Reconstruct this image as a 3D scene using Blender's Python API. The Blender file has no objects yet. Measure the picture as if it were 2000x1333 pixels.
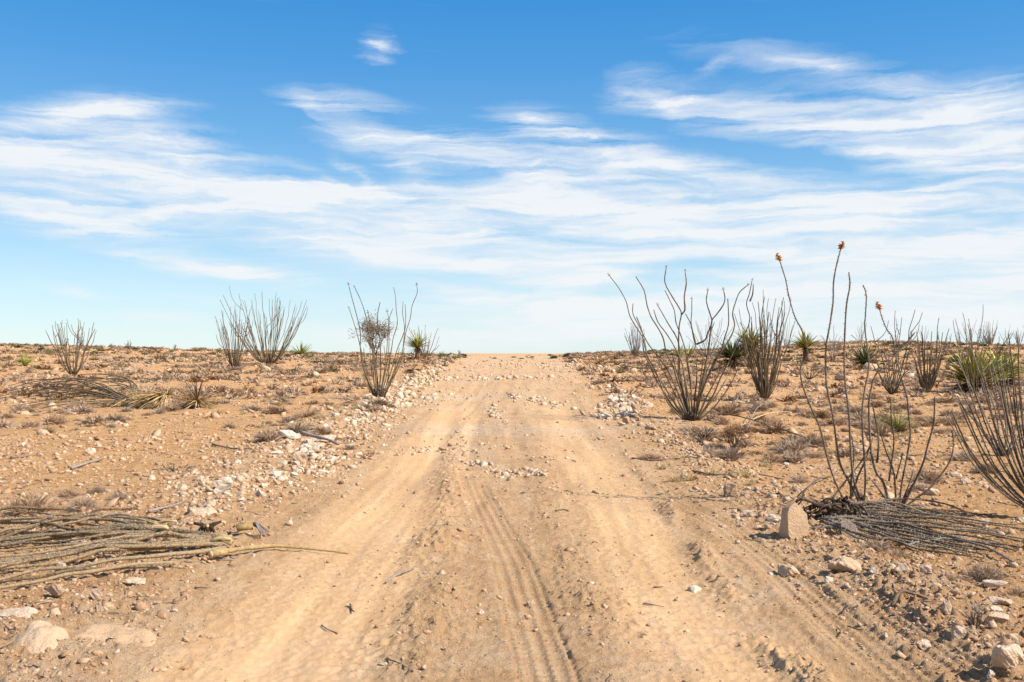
import bpy, bmesh, math, random
import numpy as np
from mathutils import Vector, Matrix, Euler

R = math.radians
scene = bpy.context.scene
COL = scene.collection
random.seed(7)
rng = np.random.default_rng(7)

# ------------------------------------------------------------------ camera
EYE = 1.6
F = 2000 * 35 / 36            # focal length in photo pixels
HORIZON = 690.0
PITCH = math.atan((HORIZON - 666.5) / F)
cam_d = bpy.data.cameras.new('camera')
cam_d.lens = 35
cam_d.sensor_width = 36
cam_d.clip_start = 0.05
cam_d.clip_end = 60000
cam = bpy.data.objects.new('camera', cam_d)
COL.objects.link(cam)
cam.location = (0, 0, EYE)
cam.rotation_euler = (R(90) + PITCH, 0, 0)
scene.camera = cam

# ------------------------------------------------------------------ light
SUN_AZ, SUN_EL = 112.0, 42.0      # azimuth clockwise from +Y (view direction)
sd = Vector((math.sin(R(SUN_AZ)) * math.cos(R(SUN_EL)), math.cos(R(SUN_AZ)) * math.cos(R(SUN_EL)), math.sin(R(SUN_EL))))
sun_d = bpy.data.lights.new('sun', 'SUN')
sun_d.energy = 4.6
sun_d.angle = R(0.53)
sun_d.color = (1.0, 0.925, 0.835)
sun = bpy.data.objects.new('sun', sun_d)
COL.objects.link(sun)
sun.location = (20, -10, 30)
sun.rotation_euler = sd.to_track_quat('Z', 'Y').to_euler()

scene.view_settings.view_transform = 'Standard'
scene.view_settings.look = 'None'
scene.view_settings.exposure = 0.78
scene.view_settings.gamma = 1.0
scene.view_settings.use_curve_mapping = False


# ------------------------------------------------------------------ node helper
class NT:
    def __init__(self, nt):
        self.t = nt
        nt.nodes.clear()

    def n(self, kind, ins=None, **props):
        nd = self.t.nodes.new(kind)
        for k, v in props.items():
            setattr(nd, k, v)
        for k, v in (ins or {}).items():
            s = nd.inputs[k]
            if hasattr(v, 'is_output') or isinstance(v, bpy.types.NodeSocket):
                self.t.links.new(v, s)
            else:
                s.default_value = v
        return nd

    def m(self, op, a, b=0.0, c=0.0, clamp=False):
        return self.n('ShaderNodeMath', {0: a, 1: b, 2: c}, operation=op, use_clamp=clamp).outputs[0]

    def mix(self, f, a, b, mode='MIX'):
        nd = self.n('ShaderNodeMix', {0: f, 6: a, 7: b}, data_type='RGBA', blend_type=mode)
        return nd.outputs[2]

    def noise(self, vec, scale, detail=4, rough=0.55, dist=0.0):
        return self.n('ShaderNodeTexNoise', {'Vector': vec, 'Scale': scale, 'Detail': detail, 'Roughness': rough, 'Distortion': dist}).outputs[0]

    def mr(self, v, a, b, c=0.0, d=1.0, smooth=True):
        return self.n('ShaderNodeMapRange', {0: v, 1: a, 2: b, 3: c, 4: d}, interpolation_type='SMOOTHSTEP' if smooth else 'LINEAR').outputs[0]

    def link(self, a, b):
        self.t.links.new(a, b)


# ------------------------------------------------------------------ world: clear sky with cirrus
world = bpy.data.worlds.new('World')
scene.world = world
world.use_nodes = True
w = NT(world.node_tree)
SKY = 0.1
tc = w.n('ShaderNodeTexCoord')
gen = tc.outputs['Generated']
sky = w.n('ShaderNodeTexSky', sky_type='NISHITA', sun_disc=False, sun_elevation=R(SUN_EL), sun_rotation=R(SUN_AZ),
          altitude=900, air_density=1.0, dust_density=0.2, ozone_density=1.6)
sep = w.n('ShaderNodeSeparateXYZ', {0: gen})
az = w.m('ARCTAN2', sep.outputs[0], sep.outputs[1])
el = w.m('ARCSINE', sep.outputs[2])
K = F / 1000
P0 = w.n('ShaderNodeCombineXYZ', {0: w.m('MULTIPLY', az, K), 1: w.m('MULTIPLY', el, K), 2: 0.0}).outputs[0]
# gentle warp so that the banks of cirrus get torn outlines
wn = w.n('ShaderNodeTexNoise', {'Vector': w.n('ShaderNodeMapping', {0: P0, 'Rotation': (0, 0, R(10)), 'Scale': (2.2, 6.0, 1)}).outputs[0],
                                'Scale': 1.0, 'Detail': 8.0, 'Roughness': 0.66})
wv = w.n('ShaderNodeVectorMath', {0: wn.outputs['Color'], 1: (0.5, 0.5, 0.5)}, operation='SUBTRACT').outputs[0]
wv = w.n('ShaderNodeVectorMath', {0: wv, 1: (0.26, 0.075, 0.0)}, operation='MULTIPLY').outputs[0]
P = w.n('ShaderNodeVectorMath', {0: P0, 1: wv}, operation='ADD').outputs[0]


def sky_xy(x, y):
    a = math.atan((x - 1000) / F)
    e = math.atan((HORIZON - y) / F * math.cos(a))
    return a * K, e * K


# centre, half length, half width (in thousandths of a focal unit), slope (degrees down to the right), strength
BANKS = [
    (100, 345, 430, 95, 5, 1.15), (430, 385, 360, 62, 7, 1.0), (300, 305, 200, 55, 18, .7),
    (110, 235, 190, 50, -22, .45), (230, 203, 210, 22, -6, .4), (350, 275, 230, 40, 8, .5),
    (90, 425, 250, 40, 10, .6), (230, 440, 180, 30, 12, .45), (430, 520, 300, 24, 8, .95), (250, 495, 80, 12, 5, .4),
    (760, 250, 230, 52, 14, 1.15), (655, 220, 110, 26, 24, .8), (1040, 232, 100, 36, 6, .75), (745, 92, 52, 34, -58, .52),
    (1300, 190, 130, 42, 22, .85), (1500, 222, 260, 50, 10, .85), (1820, 245, 330, 88, 3, 1.25), (1920, 300, 260, 46, 6, .9),
    (1220, 190, 90, 36, 0, .35), (960, 300, 200, 40, 8, .5), (1150, 290, 260, 40, 14, .55),
    (700, 340, 80, 20, 38, .6), (800, 330, 80, 26, 22, .65), (640, 350, 90, 18, 25, .5),
    (820, 420, 420, 70, 8, 1.05), (1100, 385, 330, 66, 12, .85), (1350, 345, 360, 66, 12, .8), (1650, 400, 460, 75, 8, 1.1),
    (1960, 450, 360, 100, 2, 1.2), (620, 470, 260, 40, 6, .7), (820, 500, 330, 50, 5, .9), (1250, 440, 400, 70, 7, .8),
    (1150, 525, 450, 55, 5, .8), (1650, 495, 420, 60, 4, .8), (1800, 590, 520, 95, 0, 1.25), (1350, 610, 600, 62, 2, .95),
    (1000, 600, 420, 45, 3, .75), (900, 650, 520, 30, 0, .6), (330, 620, 160, 14, 2, .4), (170, 572, 90, 16, 8, .35),
    (420, 588, 160, 12, 3, .35), (1600, 135, 320, 36, 14, .38), (1960, 155, 110, 18, -5, .45), (1400, 130, 50, 14, -30, .25),
    (1650, 635, 700, 60, 0, .8), (1050, 655, 420, 34, -2, .5),
    (1400, 520, 170, 22, 0, -.55), (1620, 318, 420, 36, 9, -.45), (1300, 545, 200, 14, 3, -.3), (960, 345, 120, 24, 10, -.3),
    (1000, 560, 300, 12, 4, -.3), (500, 440, 220, 18, 6, -.3),
]
acc = None
for (x, y, L, W, ang, amp) in BANKS:
    cx, cy = sky_xy(x, y)
    mp = w.n('ShaderNodeMapping', {0: P, 'Location': (cx, cy, 0), 'Rotation': (0, 0, R(-ang)), 'Scale': (L / 1000 * 1.25, W / 1000 * 1.45, 1)},
             vector_type='TEXTURE')
    g = w.n('ShaderNodeTexGradient', {0: mp.outputs[0]}, gradient_type='QUADRATIC_SPHERE')
    acc = w.m('MULTIPLY_ADD', g.outputs[1], amp * 1.35, acc if acc is not None else 0.0)
# elsewhere in the sky: the same kind of thin cirrus, laid out by noise
side = w.m('MAXIMUM', w.mr(w.m('ABSOLUTE', az), 0.5, 0.75), w.mr(el, 0.36, 0.6))
gn = w.noise(w.n('ShaderNodeMapping', {0: gen, 'Scale': (1.6, 1.6, 6)}).outputs[0], 1.3, 3, .5)
acc = w.m('MULTIPLY_ADD', w.m('MULTIPLY', side, w.mr(gn, .42, .72)), .75, acc)
st = w.noise(w.n('ShaderNodeMapping', {0: P, 'Rotation': (0, 0, R(19)), 'Scale': (2.1, 22.0, 1)}).outputs[0], 1.0, 10, .58, .9)
st2 = w.noise(w.n('ShaderNodeMapping', {0: P, 'Rotation': (0, 0, R(30)), 'Scale': (3.6, 34.0, 1)}).outputs[0], 1.0, 9, .58, 1.0)
tex = w.m('ADD', w.m('MULTIPLY', w.m('SUBTRACT', st, .5), 2.9), w.m('MULTIPLY', w.m('SUBTRACT', st2, .5), 1.5))
dens = w.m('MULTIPLY_ADD', tex, w.m('ADD', w.m('MULTIPLY', w.m('MINIMUM', acc, 0.6), 1.5), .05), w.m('MULTIPLY', w.m('MINIMUM', acc, 1.1), .84))
cloud = w.mr(dens, 0.02, .98, 0, 1, False)
cloud = w.m('MULTIPLY', w.m('POWER', cloud, .95), w.mr(w.m('ADD', w.m('MULTIPLY', st, .6), w.m('MULTIPLY', st2, .4)), .34, .58, .74, .98))
grade = w.n('ShaderNodeHueSaturation', {'Hue': .499, 'Saturation': 1.30, 'Value': 1.18, 'Color': sky.outputs[0]}).outputs[0]
rp = w.n('ShaderNodeValToRGB', {0: w.m('DIVIDE', el, R(90))})
els = rp.color_ramp.elements
SKYR = [(0, (.60, .77, .86)), (4, (.50, .71, .86)), (8, (.30, .56, .82)), (12, (.155, .42, .76)), (16, (.075, .33, .72)), (20, (.035, .275, .70)), (45, (.03, .17, .52)), (90, (.02, .11, .40))]
els[0].position, els[0].color = 0, (*SKYR[0][1], 1)
els[1].position, els[1].color = 1, (*SKYR[-1][1], 1)
for e_, c_ in SKYR[1:-1]:
    x_ = els.new(e_ / 90)
    x_.color = (*c_, 1)
clear = w.n('ShaderNodeVectorMath', {0: rp.outputs[0], 1: (5.85, 5.85, 5.85)}, operation='MULTIPLY').outputs[0]
grade = w.mix(.80, grade, clear)
cl_col = w.mix(w.mr(el, 0.0, 0.35), (5.2, 5.4, 5.55, 1), (5.1, 5.32, 5.6, 1))
skycol = w.mix(cloud, grade, cl_col)
bg = w.n('ShaderNodeBackground', {'Color': skycol, 'Strength': SKY})
out = w.n('ShaderNodeOutputWorld')
w.link(bg.outputs[0], out.inputs[0])
world.cycles.sampling_method = 'MANUAL'
world.cycles.sample_map_resolution = 512


# ------------------------------------------------------------------ numpy noise
_perm = np.random.RandomState(3).permutation(256)
_perm = np.concatenate([_perm, _perm]).astype(np.int64)
_ga = np.linspace(0, 2 * np.pi, 256, endpoint=False)
_gx, _gy = np.cos(_ga), np.sin(_ga)


def perlin(x, y, seed=0):
    x = np.asarray(x, float) + seed * 17.31
    y = np.asarray(y, float) - seed * 9.77
    xi = np.floor(x).astype(np.int64)
    yi = np.floor(y).astype(np.int64)
    xf, yf = x - xi, y - yi
    u = xf * xf * xf * (xf * (xf * 6 - 15) + 10)
    v = yf * yf * yf * (yf * (yf * 6 - 15) + 10)
    x0, x1 = xi & 255, (xi + 1) & 255
    y0, y1 = yi & 255, (yi + 1) & 255

    def g(a, b, dx, dy):
        h = _perm[_perm[a] + b]
        return _gx[h] * dx + _gy[h] * dy
    a = g(x0, y0, xf, yf)
    b = g(x1, y0, xf - 1, yf)
    c = g(x0, y1, xf, yf - 1)
    d = g(x1, y1, xf - 1, yf - 1)
    return (a + u * (b - a)) * (1 - v) + (c + u * (d - c)) * v * 1.0


def fbm(x, y, seed=0, octv=3, gain=.5):
    s, a, f = 0, 1.0, 1.0
    for i in range(octv):
        s = s + a * perlin(x * f, y * f, seed + i * 5)
        a *= gain
        f *= 2.03
    return s


def sstep(a, b, x):
    t = np.clip((x - a) / (b - a), 0, 1)
    return t * t * (3 - 2 * t)


def gauss(x, s):
    return np.exp(-(x / s) ** 2)


# ------------------------------------------------------------------ terrain
_ty = np.arange(-60, 400, .5)
_tz = np.interp(_ty, [-60, 10, 14.3, 18, 27, 50, 85, 110, 160, 260, 400], [0, 0, .05, .12, .35, .83, 1.38, 1.15, .1, -1.5, -2.6])
_tz = np.convolve(np.pad(_tz, 8, mode='edge'), np.ones(17) / 17, 'valid')
_cx = np.array([0, 200, 420, 600, 700, 950, 1100, 1200, 1330, 1500, 1550, 1600, 1700, 1850, 2000, 2300])
_cy = np.array([672, 678, 684, 690, 691, 695.5, 693, 689, 685.5, 680, 674, 669, 668, 672.5, 681, 684])
_hx = np.arange(-120, 120, 1.0)
_hz = np.interp(_hx, (_cx - 1000) * 85 / F, .22 + (690 - _cy) * 85 / F)
_hz = np.convolve(np.pad(_hz, 2, mode='edge'), np.ones(5) / 5, 'valid')

LANE_L, LANE_R = -1.28, 1.06


def fields(X, Y):
    """world-space masks of the track: lanes, ridges, berms, tyre prints"""
    X = np.asarray(X, float)
    Y = np.asarray(Y, float)
    wig = .10 * np.sin(Y / 7.0) + .05 * np.sin(Y / 2.9 + 1)
    half = 2.15 + .022 * np.clip(Y - 14, 0, 60)
    road = 1 - sstep(-.35, .75, np.abs(X + .1 - wig) - half + .35 * perlin(X * .5, Y * .45, 11))
    road = road * (1 - sstep(95, 130, Y))
    fade = 1 - .85 * sstep(20, 36, Y)
    brk = .75 + .5 * perlin(X * .3, Y * .33, 12)
    ll = np.exp(-(np.abs(X - LANE_L - wig) / .56) ** 3.4) * brk * fade
    lr = np.exp(-(np.abs(X - LANE_R - wig * .7) / .46) ** 2.6) * brk * fade
    xa = np.interp(Y, [4, 5.5, 8.6, 12, 18, 30], [-.40, -.47, -.64, -.76, -.98, -1.0]) + .04 * perlin(X * 0, Y * 1.7, 31)
    xb = np.interp(Y, [4, 5.2, 5.85, 8, 12, 20], [1.62, 1.44, 1.36, 1.5, 1.68, 1.75]) + .04 * perlin(X * 0, Y * 1.6, 33)
    ra = gauss(X - xa, .20) * (1 - sstep(17, 27, Y)) * (.65 + 1.5 * perlin(X * .9, Y * .8, 13))
    rb = gauss(X - xb, .10) * (1 - sstep(12, 18, Y)) * (.5 + 1.8 * perlin(X * .9, Y * .9, 14))
    rc = gauss(X - .50 - .15 * perlin(X * 0, Y * .6, 35), .22) * (1 - sstep(12, 22, Y)) * (.5 + 1.6 * perlin(X * .5, Y * .8, 15))
    bl = gauss(X + np.interp(Y, [4, 6, 11, 16, 40, 80], [2.55, 2.6, 3.35, 3.65, 3.7, 4.6]), .55) * (.75 + .9 * perlin(X * .5, Y * .35, 16)) * (1 - sstep(70, 95, Y))
    br = gauss(X - np.interp(Y, [4, 5.5, 8, 14, 30, 80], [2.55, 2.5, 2.65, 2.7, 3.0, 4.6]), .45) * (.75 + .9 * perlin(X * .5, Y * .4, 17)) * (1 - sstep(70, 95, Y))
    return road, np.clip(ll, 0, 2), np.clip(lr, 0, 2), np.clip(ra, 0, 2), np.clip(rb, 0, 2), np.clip(rc, 0, 2), np.clip(bl, 0, 2), np.clip(br, 0, 2)


def pale_patch(X, Y):
    road, ll, lr, ra, rb, rc, bl, br = fields(X, Y)
    p = road * sstep(15, 20, Y) * (1 - sstep(70, 95, Y)) * np.clip(perlin(X * .22, Y * .33, 62) * 3.2 + .15, 0, 1)
    return p + .8 * np.clip(bl, 0, 1) + .5 * np.clip(br, 0, 1) + .5 * np.clip(perlin(X * .5, Y * .35, 64) * 3 - .5, 0, 1)


def tread(X, Y, xc, wd, pitch, seed):
    """one tyre print: v across, Y along"""
    v = (X - xc) / wd
    inside = 1 - sstep(.92, 1.12, np.abs(v))
    zig = np.abs(((Y / pitch) % 1) * 2 - 1) - .5
    h = 0
    for vi in (-.85, -.3, .25, .8):
        h = h + np.exp(-((v - vi - .12 * zig) / .12) ** 2)
    lug = .45 * np.clip(np.sin(2 * np.pi * (Y / (pitch * .9) + .6 * np.abs(v))), 0, 1)
    return inside, h * .9 + lug


def height(X, Y, fine=True):
    X = np.asarray(X, float)
    Y = np.asarray(Y, float)
    z = np.interp(Y, _ty, _tz)
    z = z + np.interp(X, _hx, _hz) * sstep(20, 82, Y) * (1 - sstep(100, 260, Y))
    road, ll, lr, ra, rb, rc, bl, br = fields(X, Y)
    off = 1 - road
    z = z + off * (.06 * perlin(X * .28, Y * .28, 1) + .03 * perlin(X * .9, Y * .9, 2)) * (1 + .01 * np.clip(Y, 0, 60))
    z = z + .035 * road * perlin(X * .35, Y * .25, 3)
    z = z + road * (.026 * perlin((X + .10 * np.sin(Y / 3.1)) * 2.6, Y * .11, 80) + .014 * perlin((X - .12 * np.sin(Y / 2.3 + 2)) * 6.5, Y * .2, 81)) * (1 - .6 * sstep(30, 60, Y))
    z = z - .05 * ll - .045 * lr + .048 * ra + .036 * rb + .03 * rc + .10 * bl + .07 * br
    if not fine:
        return z
    near = 1 - sstep(30, 60, Y)
    lane = np.clip(ll + lr, 0, 1)
    rough = np.clip(off * .75 + ra + rb + .7 * rc + bl + br, 0, 1.6)
    clod = np.clip(fbm(X * 6, Y * 6, 20, 2) + .02, 0, 1)
    clod2 = np.clip(perlin(X * 17, Y * 14, 22) + .05, 0, 1)
    clod3 = np.clip(perlin(X * 34, Y * 24, 23), 0, 1)
    zf = near * rough * (.030 * clod + .038 * clod2 + .022 * clod3)
    zf = zf + near * road * (1 - .6 * lane) * (.016 * clod + .022 * clod2 + .014 * clod3)
    zf = zf + near * .045 * ra * np.clip(np.sin(2 * np.pi * (Y / .17 - .8 * X + .5 * perlin(X * 2, Y * 2, 37))), 0, 1) * (1 - sstep(11, 15, Y))
    zf = zf + near * .006 * road * perlin(X * 3, Y * 2.2, 24)
    # wheel ripples in the left and right lanes: prints pressed across the soft sand
    rip = np.sin(2 * np.pi * (Y / .13 + .9 * perlin(X * 1.2, Y * .8, 25) + .35 * (X - LANE_L)))
    z = z + .007 * rip * np.clip(ll, 0, 1) * (.4 + 1.1 * np.clip(perlin(X * 1.1, Y * .6, 26) + .2, 0, 1)) * (1 - sstep(10, 15, Y))
    rip2 = np.sin(2 * np.pi * (Y / .16 + .9 * perlin(X * 1.1, Y * .8, 27) - .5 * X))
    z = z + .0055 * rip2 * np.clip(lr, 0, 1) * np.clip(perlin(X * 1.3, Y * .5, 28) + .25, 0, 1) * 1.6 * (1 - sstep(9, 14, Y))
    tact, ztr = 0, 0
    for (xs, wd, y1, depth, sd_) in (
            (np.interp(Y, [3.5, 5.1, 7.6, 11.5, 14], [.24, .17, -.0, -.42, -.66]), .15, 14.0, .016, 1),
            (np.interp(Y, [3.5, 5.5, 7.4, 9.1, 10.7, 14], [1.92, 1.90, 1.94, 1.90, 1.72, 1.72]), .15, 13.5, .014, 2),
            (np.interp(Y, [3.5, 5.5, 7.4, 9.1, 12], [2.28, 2.24, 2.26, 2.18, 2.05]), .11, 8.5, .010, 3)):
        ins, h = tread(X, Y, xs, wd, .09, sd_)
        act = ins * (1 - sstep(y1 - 3, y1, Y)) * np.clip(1.0 + 1.1 * perlin(X * .8, Y * .8, 40 + sd_), .0, 1)
        tact = np.maximum(tact, act)
        ztr = ztr + act * (-depth + .018 * h)
        ztr = ztr + (.012 * gauss(np.abs(X - xs) - wd * 1.25, .035)) * (1 - sstep(y1 - 3, y1, Y)) * np.clip(.5 + perlin(X, Y * 1.3, 50 + sd_), 0, 1)
    z = z + (1 - .95 * np.clip(tact, 0, 1)) * zf + ztr
    return z


# lens ray through a photo pixel (x right, y down in the 2000 x 1333 picture)
def ray(px, py):
    dx, dz = (px - 1000) / F, -(py - 666.5) / F
    c, s = math.cos(PITCH), math.sin(PITCH)
    y_, z_ = c - s * dz, s + c * dz
    return dx / y_, z_ / y_


_YS = np.geomspace(3.4, 140, 1400)


def at(px, py):
    """world point on the ground seen at a photo pixel"""
    tx, tz = ray(px, py)
    h = height(_YS * tx, _YS, False)
    k = np.nonzero(h >= EYE + _YS * tz)[0]
    Y = _YS[k[0]] if len(k) else 88.0
    return Vector((Y * tx, Y, float(height(Y * tx, Y, True))))


def pt(px, py, Y):
    """world point seen at a photo pixel at distance Y"""
    tx, tz = ray(px, py)
    return Vector((Y * tx, Y, EYE + Y * tz))


def gz(x, y):
    return float(height(x, y, True))


# ------------------------------------------------------------------ mesh helpers
class MB:
    def __init__(self):
        self.v, self.f, self.m, self.n = [], [], [], 0

    def add(self, V, Fc, mat=0):
        V = np.asarray(V, float)
        Fc = np.asarray(Fc, np.int64)
        self.v.append(V)
        self.f.append(Fc + self.n)
        self.m.append(np.full(len(Fc), mat, np.int32))
        self.n += len(V)

    def mesh(self, name, mats, smooth=False):
        V = np.concatenate(self.v)
        Fc = np.concatenate(self.f)
        M = np.concatenate(self.m)
        return np_mesh(name, V, Fc, mats, M, smooth)


def np_mesh(name, V, Fc, mats, M=None, smooth=False):
    me = bpy.data.meshes.new(name)
    k = Fc.shape[1]
    me.vertices.add(len(V))
    me.vertices.foreach_set('co', V.astype(np.float32).ravel())
    me.loops.add(Fc.size)
    me.loops.foreach_set('vertex_index', Fc.astype(np.int32).ravel())
    me.polygons.add(len(Fc))
    me.polygons.foreach_set('loop_start', np.arange(0, Fc.size, k, dtype=np.int32))
    me.polygons.foreach_set('loop_total', np.full(len(Fc), k, np.int32))
    for m_ in (mats if isinstance(mats, (list, tuple)) else [mats]):
        me.materials.append(m_)
    if M is not None:
        me.polygons.foreach_set('material_index', M.astype(np.int32))
    if smooth:
        me.polygons.foreach_set('use_smooth', np.ones(len(Fc), bool))
    me.update(calc_edges=True)
    return me


def obj(name, me, parent=None, loc=None, rot=None, scale=None):
    o = bpy.data.objects.new(name, me)
    COL.objects.link(o)
    if parent is not None:
        o.parent = parent
    if loc is not None:
        o.location = loc
    if rot is not None:
        o.rotation_euler = rot
    if scale is not None:
        o.scale = scale
    return o


def tag(o, label=None, cat=None, group=None, kind=None):
    if label:
        o['label'] = label
    if cat:
        o['category'] = cat
    if group:
        o['group'] = group
    if kind:
        o['kind'] = kind
    return o


def thing(name, label, cat, loc, group=None, rotz=0):
    o = bpy.data.objects.new(name, None)
    COL.objects.link(o)
    o.empty_display_size = .1
    o.location = loc
    o.rotation_euler = (0, 0, rotz)
    return tag(o, label, cat, group)


def catmull(P_, per=3):
    P_ = [Vector(p) for p in P_]
    if len(P_) < 3:
        return P_
    Q = [P_[0] * 2 - P_[1]] + P_ + [P_[-1] * 2 - P_[-2]]
    outp = []
    for i in range(1, len(Q) - 2):
        a, b, c, d = Q[i - 1], Q[i], Q[i + 1], Q[i + 2]
        for j in range(per):
            t = j / per
            outp.append(.5 * ((2 * b) + (c - a) * t + (2 * a - 5 * b + 4 * c - d) * t * t + (3 * b - a - 3 * c + d) * t ** 3))
    outp.append(P_[-1])
    return outp


def tube(mb, pts, r0, r1, sides=5, mat=0, knob=0.0, rnd=random, cap=True, power=1.0):
    P_ = np.array([tuple(p) for p in pts])
    n = len(P_)
    T = np.gradient(P_, axis=0)
    T /= np.linalg.norm(T, axis=1)[:, None] + 1e-9
    up = np.array([.3, .2, .93]) if abs(T[0][2]) < .8 else np.array([1.0, .1, 0.])
    A = np.cross(T, up)
    A /= np.linalg.norm(A, axis=1)[:, None] + 1e-9
    B = np.cross(T, A)
    t = np.linspace(0, 1, n) ** power
    rad = r0 + (r1 - r0) * t
    if knob:
        rad = rad * (1 + knob * np.array([rnd.uniform(-1, 1) for _ in range(n)]))
    ang = np.arange(sides) * 2 * np.pi / sides
    V = P_[:, None, :] + rad[:, None, None] * (np.cos(ang)[None, :, None] * A[:, None, :] + np.sin(ang)[None, :, None] * B[:, None, :])
    V = V.reshape(-1, 3)
    i = np.arange(n - 1)[:, None] * sides
    j = np.arange(sides)[None, :]
    a, b = i + j, i + (j + 1) % sides
    F1 = np.stack([a, b, b + sides], -1).reshape(-1, 3)
    F2 = np.stack([a, b + sides, a + sides], -1).reshape(-1, 3)
    Fc = [F1, F2]
    if cap:
        Fc.append(np.array([[0, k + 1, k] for k in range(1, sides - 1)]))
        o = (n - 1) * sides
        Fc.append(np.array([[o, o + k, o + k + 1] for k in range(1, sides - 1)]))
    mb.add(V, np.concatenate(Fc), mat)
    return P_, T, A, B, rad


def thorns(mb, P_, T, A, B, rad, spacing, length, width, mat, rnd):
    seg = np.linalg.norm(np.diff(P_, axis=0), axis=1)
    s = np.concatenate([[0], np.cumsum(seg)])
    k = max(int(s[-1] / spacing), 1)
    V, Fc = [], []
    for q in range(k):
        d = (q + rnd.random()) * spacing
        i = min(int(np.searchsorted(s, d)), len(P_) - 1)
        j = max(i - 1, 0)
        u = (d - s[j]) / max(s[i] - s[j], 1e-6) if i != j else 0
        c = P_[j] + (P_[i] - P_[j]) * min(max(u, 0), 1)
        a = rnd.random() * 6.283
        e = A[i] * math.cos(a) + B[i] * math.sin(a)
        g = np.cross(T[i], e)
        L = length * rnd.uniform(.6, 1.3)
        b0 = c + e * rad[i] * .7
        tip = c + e * (rad[i] + L) + T[i] * L * .35
        n0 = len(V)
        V += [b0 + T[i] * width, b0 - T[i] * width * .6 + g * width * .8, b0 - T[i] * width * .6 - g * width * .8, tip]
        Fc += [[n0, n0 + 1, n0 + 3], [n0 + 1, n0 + 2, n0 + 3], [n0 + 2, n0, n0 + 3]]
    mb.add(np.array(V), np.array(Fc), mat)


# ------------------------------------------------------------------ materials
def material(name):
    m = bpy.data.materials.new(name)
    m.use_nodes = True
    t = NT(m.node_tree)
    o = t.n('ShaderNodeOutputMaterial')
    return m, t, o


def bsdf(t, o, col, rough=.9, normal=None, spec=.2):
    ins = {'Base Color': col, 'Roughness': rough, 'Specular IOR Level': spec}
    if normal is not None:
        ins['Normal'] = normal
    b = t.n('ShaderNodeBsdfPrincipled', ins)
    t.link(b.outputs[0], o.inputs[0])
    return b


def ramp(t, f, stops):
    nd = t.n('ShaderNodeValToRGB', {0: f})
    e = nd.color_ramp.elements
    while len(e) > 1:
        e.remove(e[-1])
    e[0].position, e[0].color = stops[0][0], (*stops[0][1], 1)
    for p, c in stops[1:]:
        x = e.new(p)
        x.color = (*c, 1)
    return nd.outputs[0]


# ground
M_ground, t, o = material('desert_soil')
geo = t.n('ShaderNodeNewGeometry')
pos = geo.outputs['Position']
att = t.n('ShaderNodeAttribute', attribute_name='zone')
sp = t.n('ShaderNodeSeparateColor', {0: att.outputs['Color']})
lane_, rough_, road_ = sp.outputs[0], sp.outputs[1], sp.outputs[2]
n1 = t.noise(pos, .55, 6, .6)
n2 = t.noise(pos, 4.0, 6, .65)
n3 = t.noise(pos, 45, 5, .75)
n4 = t.noise(pos, 160, 3, .8)
off_c = ramp(t, n2, [(.30, (.43, .21, .082)), (.47, (.57, .32, .138)), (.62, (.62, .385, .188)), (.78, (.68, .49, .30))])
road_c = ramp(t, n2, [(.30, (.54, .315, .150)), (.5, (.625, .395, .208)), (.75, (.69, .49, .30))])
lane_c = ramp(t, n1, [(.30, (.56, .34, .162)), (.55, (.61, .388, .200)), (.75, (.65, .445, .25))])
c = t.mix(road_, off_c, road_c)
c = t.mix(lane_, c, lane_c)
streak = t.noise(t.n('ShaderNodeMapping', {0: pos, 'Scale': (5.0, .35, 1)}).outputs[0], 1.0, 5, .6)
c = t.mix(t.m('MULTIPLY', t.m('MULTIPLY', road_, t.m('MULTIPLY_ADD', lane_, -.4, 1.0)), t.mr(streak, .50, .66, 0, .6)), c, (.47, .285, .135, 1))
c = t.mix(t.m('MULTIPLY', road_, t.mr(streak, .48, .34, 0, .5)), c, (.66, .46, .255, 1))
rough_c = ramp(t, n3, [(.3, (.38, .215, .10)), (.5, (.52, .325, .165)), (.7, (.64, .45, .27))])
c = t.mix(t.m('MULTIPLY', rough_, .55), c, rough_c)
c = t.mix(t.mr(n1, .52, .72, 0, .4), c, (.40, .225, .115, 1))
c = t.mix(t.m('MULTIPLY', att.outputs['Alpha'], t.mr(n2, .38, .62, .15, .85)), c, ramp(t, n3, [(.3, (.40, .27, .17)), (.5, (.58, .43, .29)), (.7, (.72, .59, .44))]))
speck = ramp(t, n4, [(.32, (.62, .56, .50)), (.5, (1, 1, 1)), (.70, (1.15, 1.15, 1.15))])
c = t.mix(t.m('MULTIPLY_ADD', lane_, -.5, .85), c, t.mix(1.0, c, speck, 'MULTIPLY'))
grit = t.n('ShaderNodeTexVoronoi', {'Vector': pos, 'Scale': 60.0, 'Randomness': 1.0})
gritm = t.mr(grit.outputs['Distance'], .18, .30, 1, 0)
gsel = t.mr(t.n('ShaderNodeSeparateColor', {0: grit.outputs['Color']}).outputs[0], .72, .80)
gm = t.m('MULTIPLY', t.m('MULTIPLY', gritm, gsel), t.m('MULTIPLY_ADD', lane_, -.8, .95))
c = t.mix(gm, c, ramp(t, t.n('ShaderNodeSeparateColor', {0: grit.outputs['Color']}).outputs[1], [(0, (.22, .13, .08)), (.45, (.5, .35, .23)), (1, (.70, .58, .46))]))
hgt = t.m('ADD', t.m('MULTIPLY', n3, 1.0), t.m('MULTIPLY', n4, .55))
hgt = t.m('ADD', hgt, t.m('MULTIPLY', gm, .5))
bm = t.n('ShaderNodeBump', {'Height': hgt, 'Distance': .028, 'Strength': t.m('MULTIPLY_ADD', lane_, -.55, 1.0)})
bsdf(t, o, c, .95, bm.outputs[0], .1)


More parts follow.
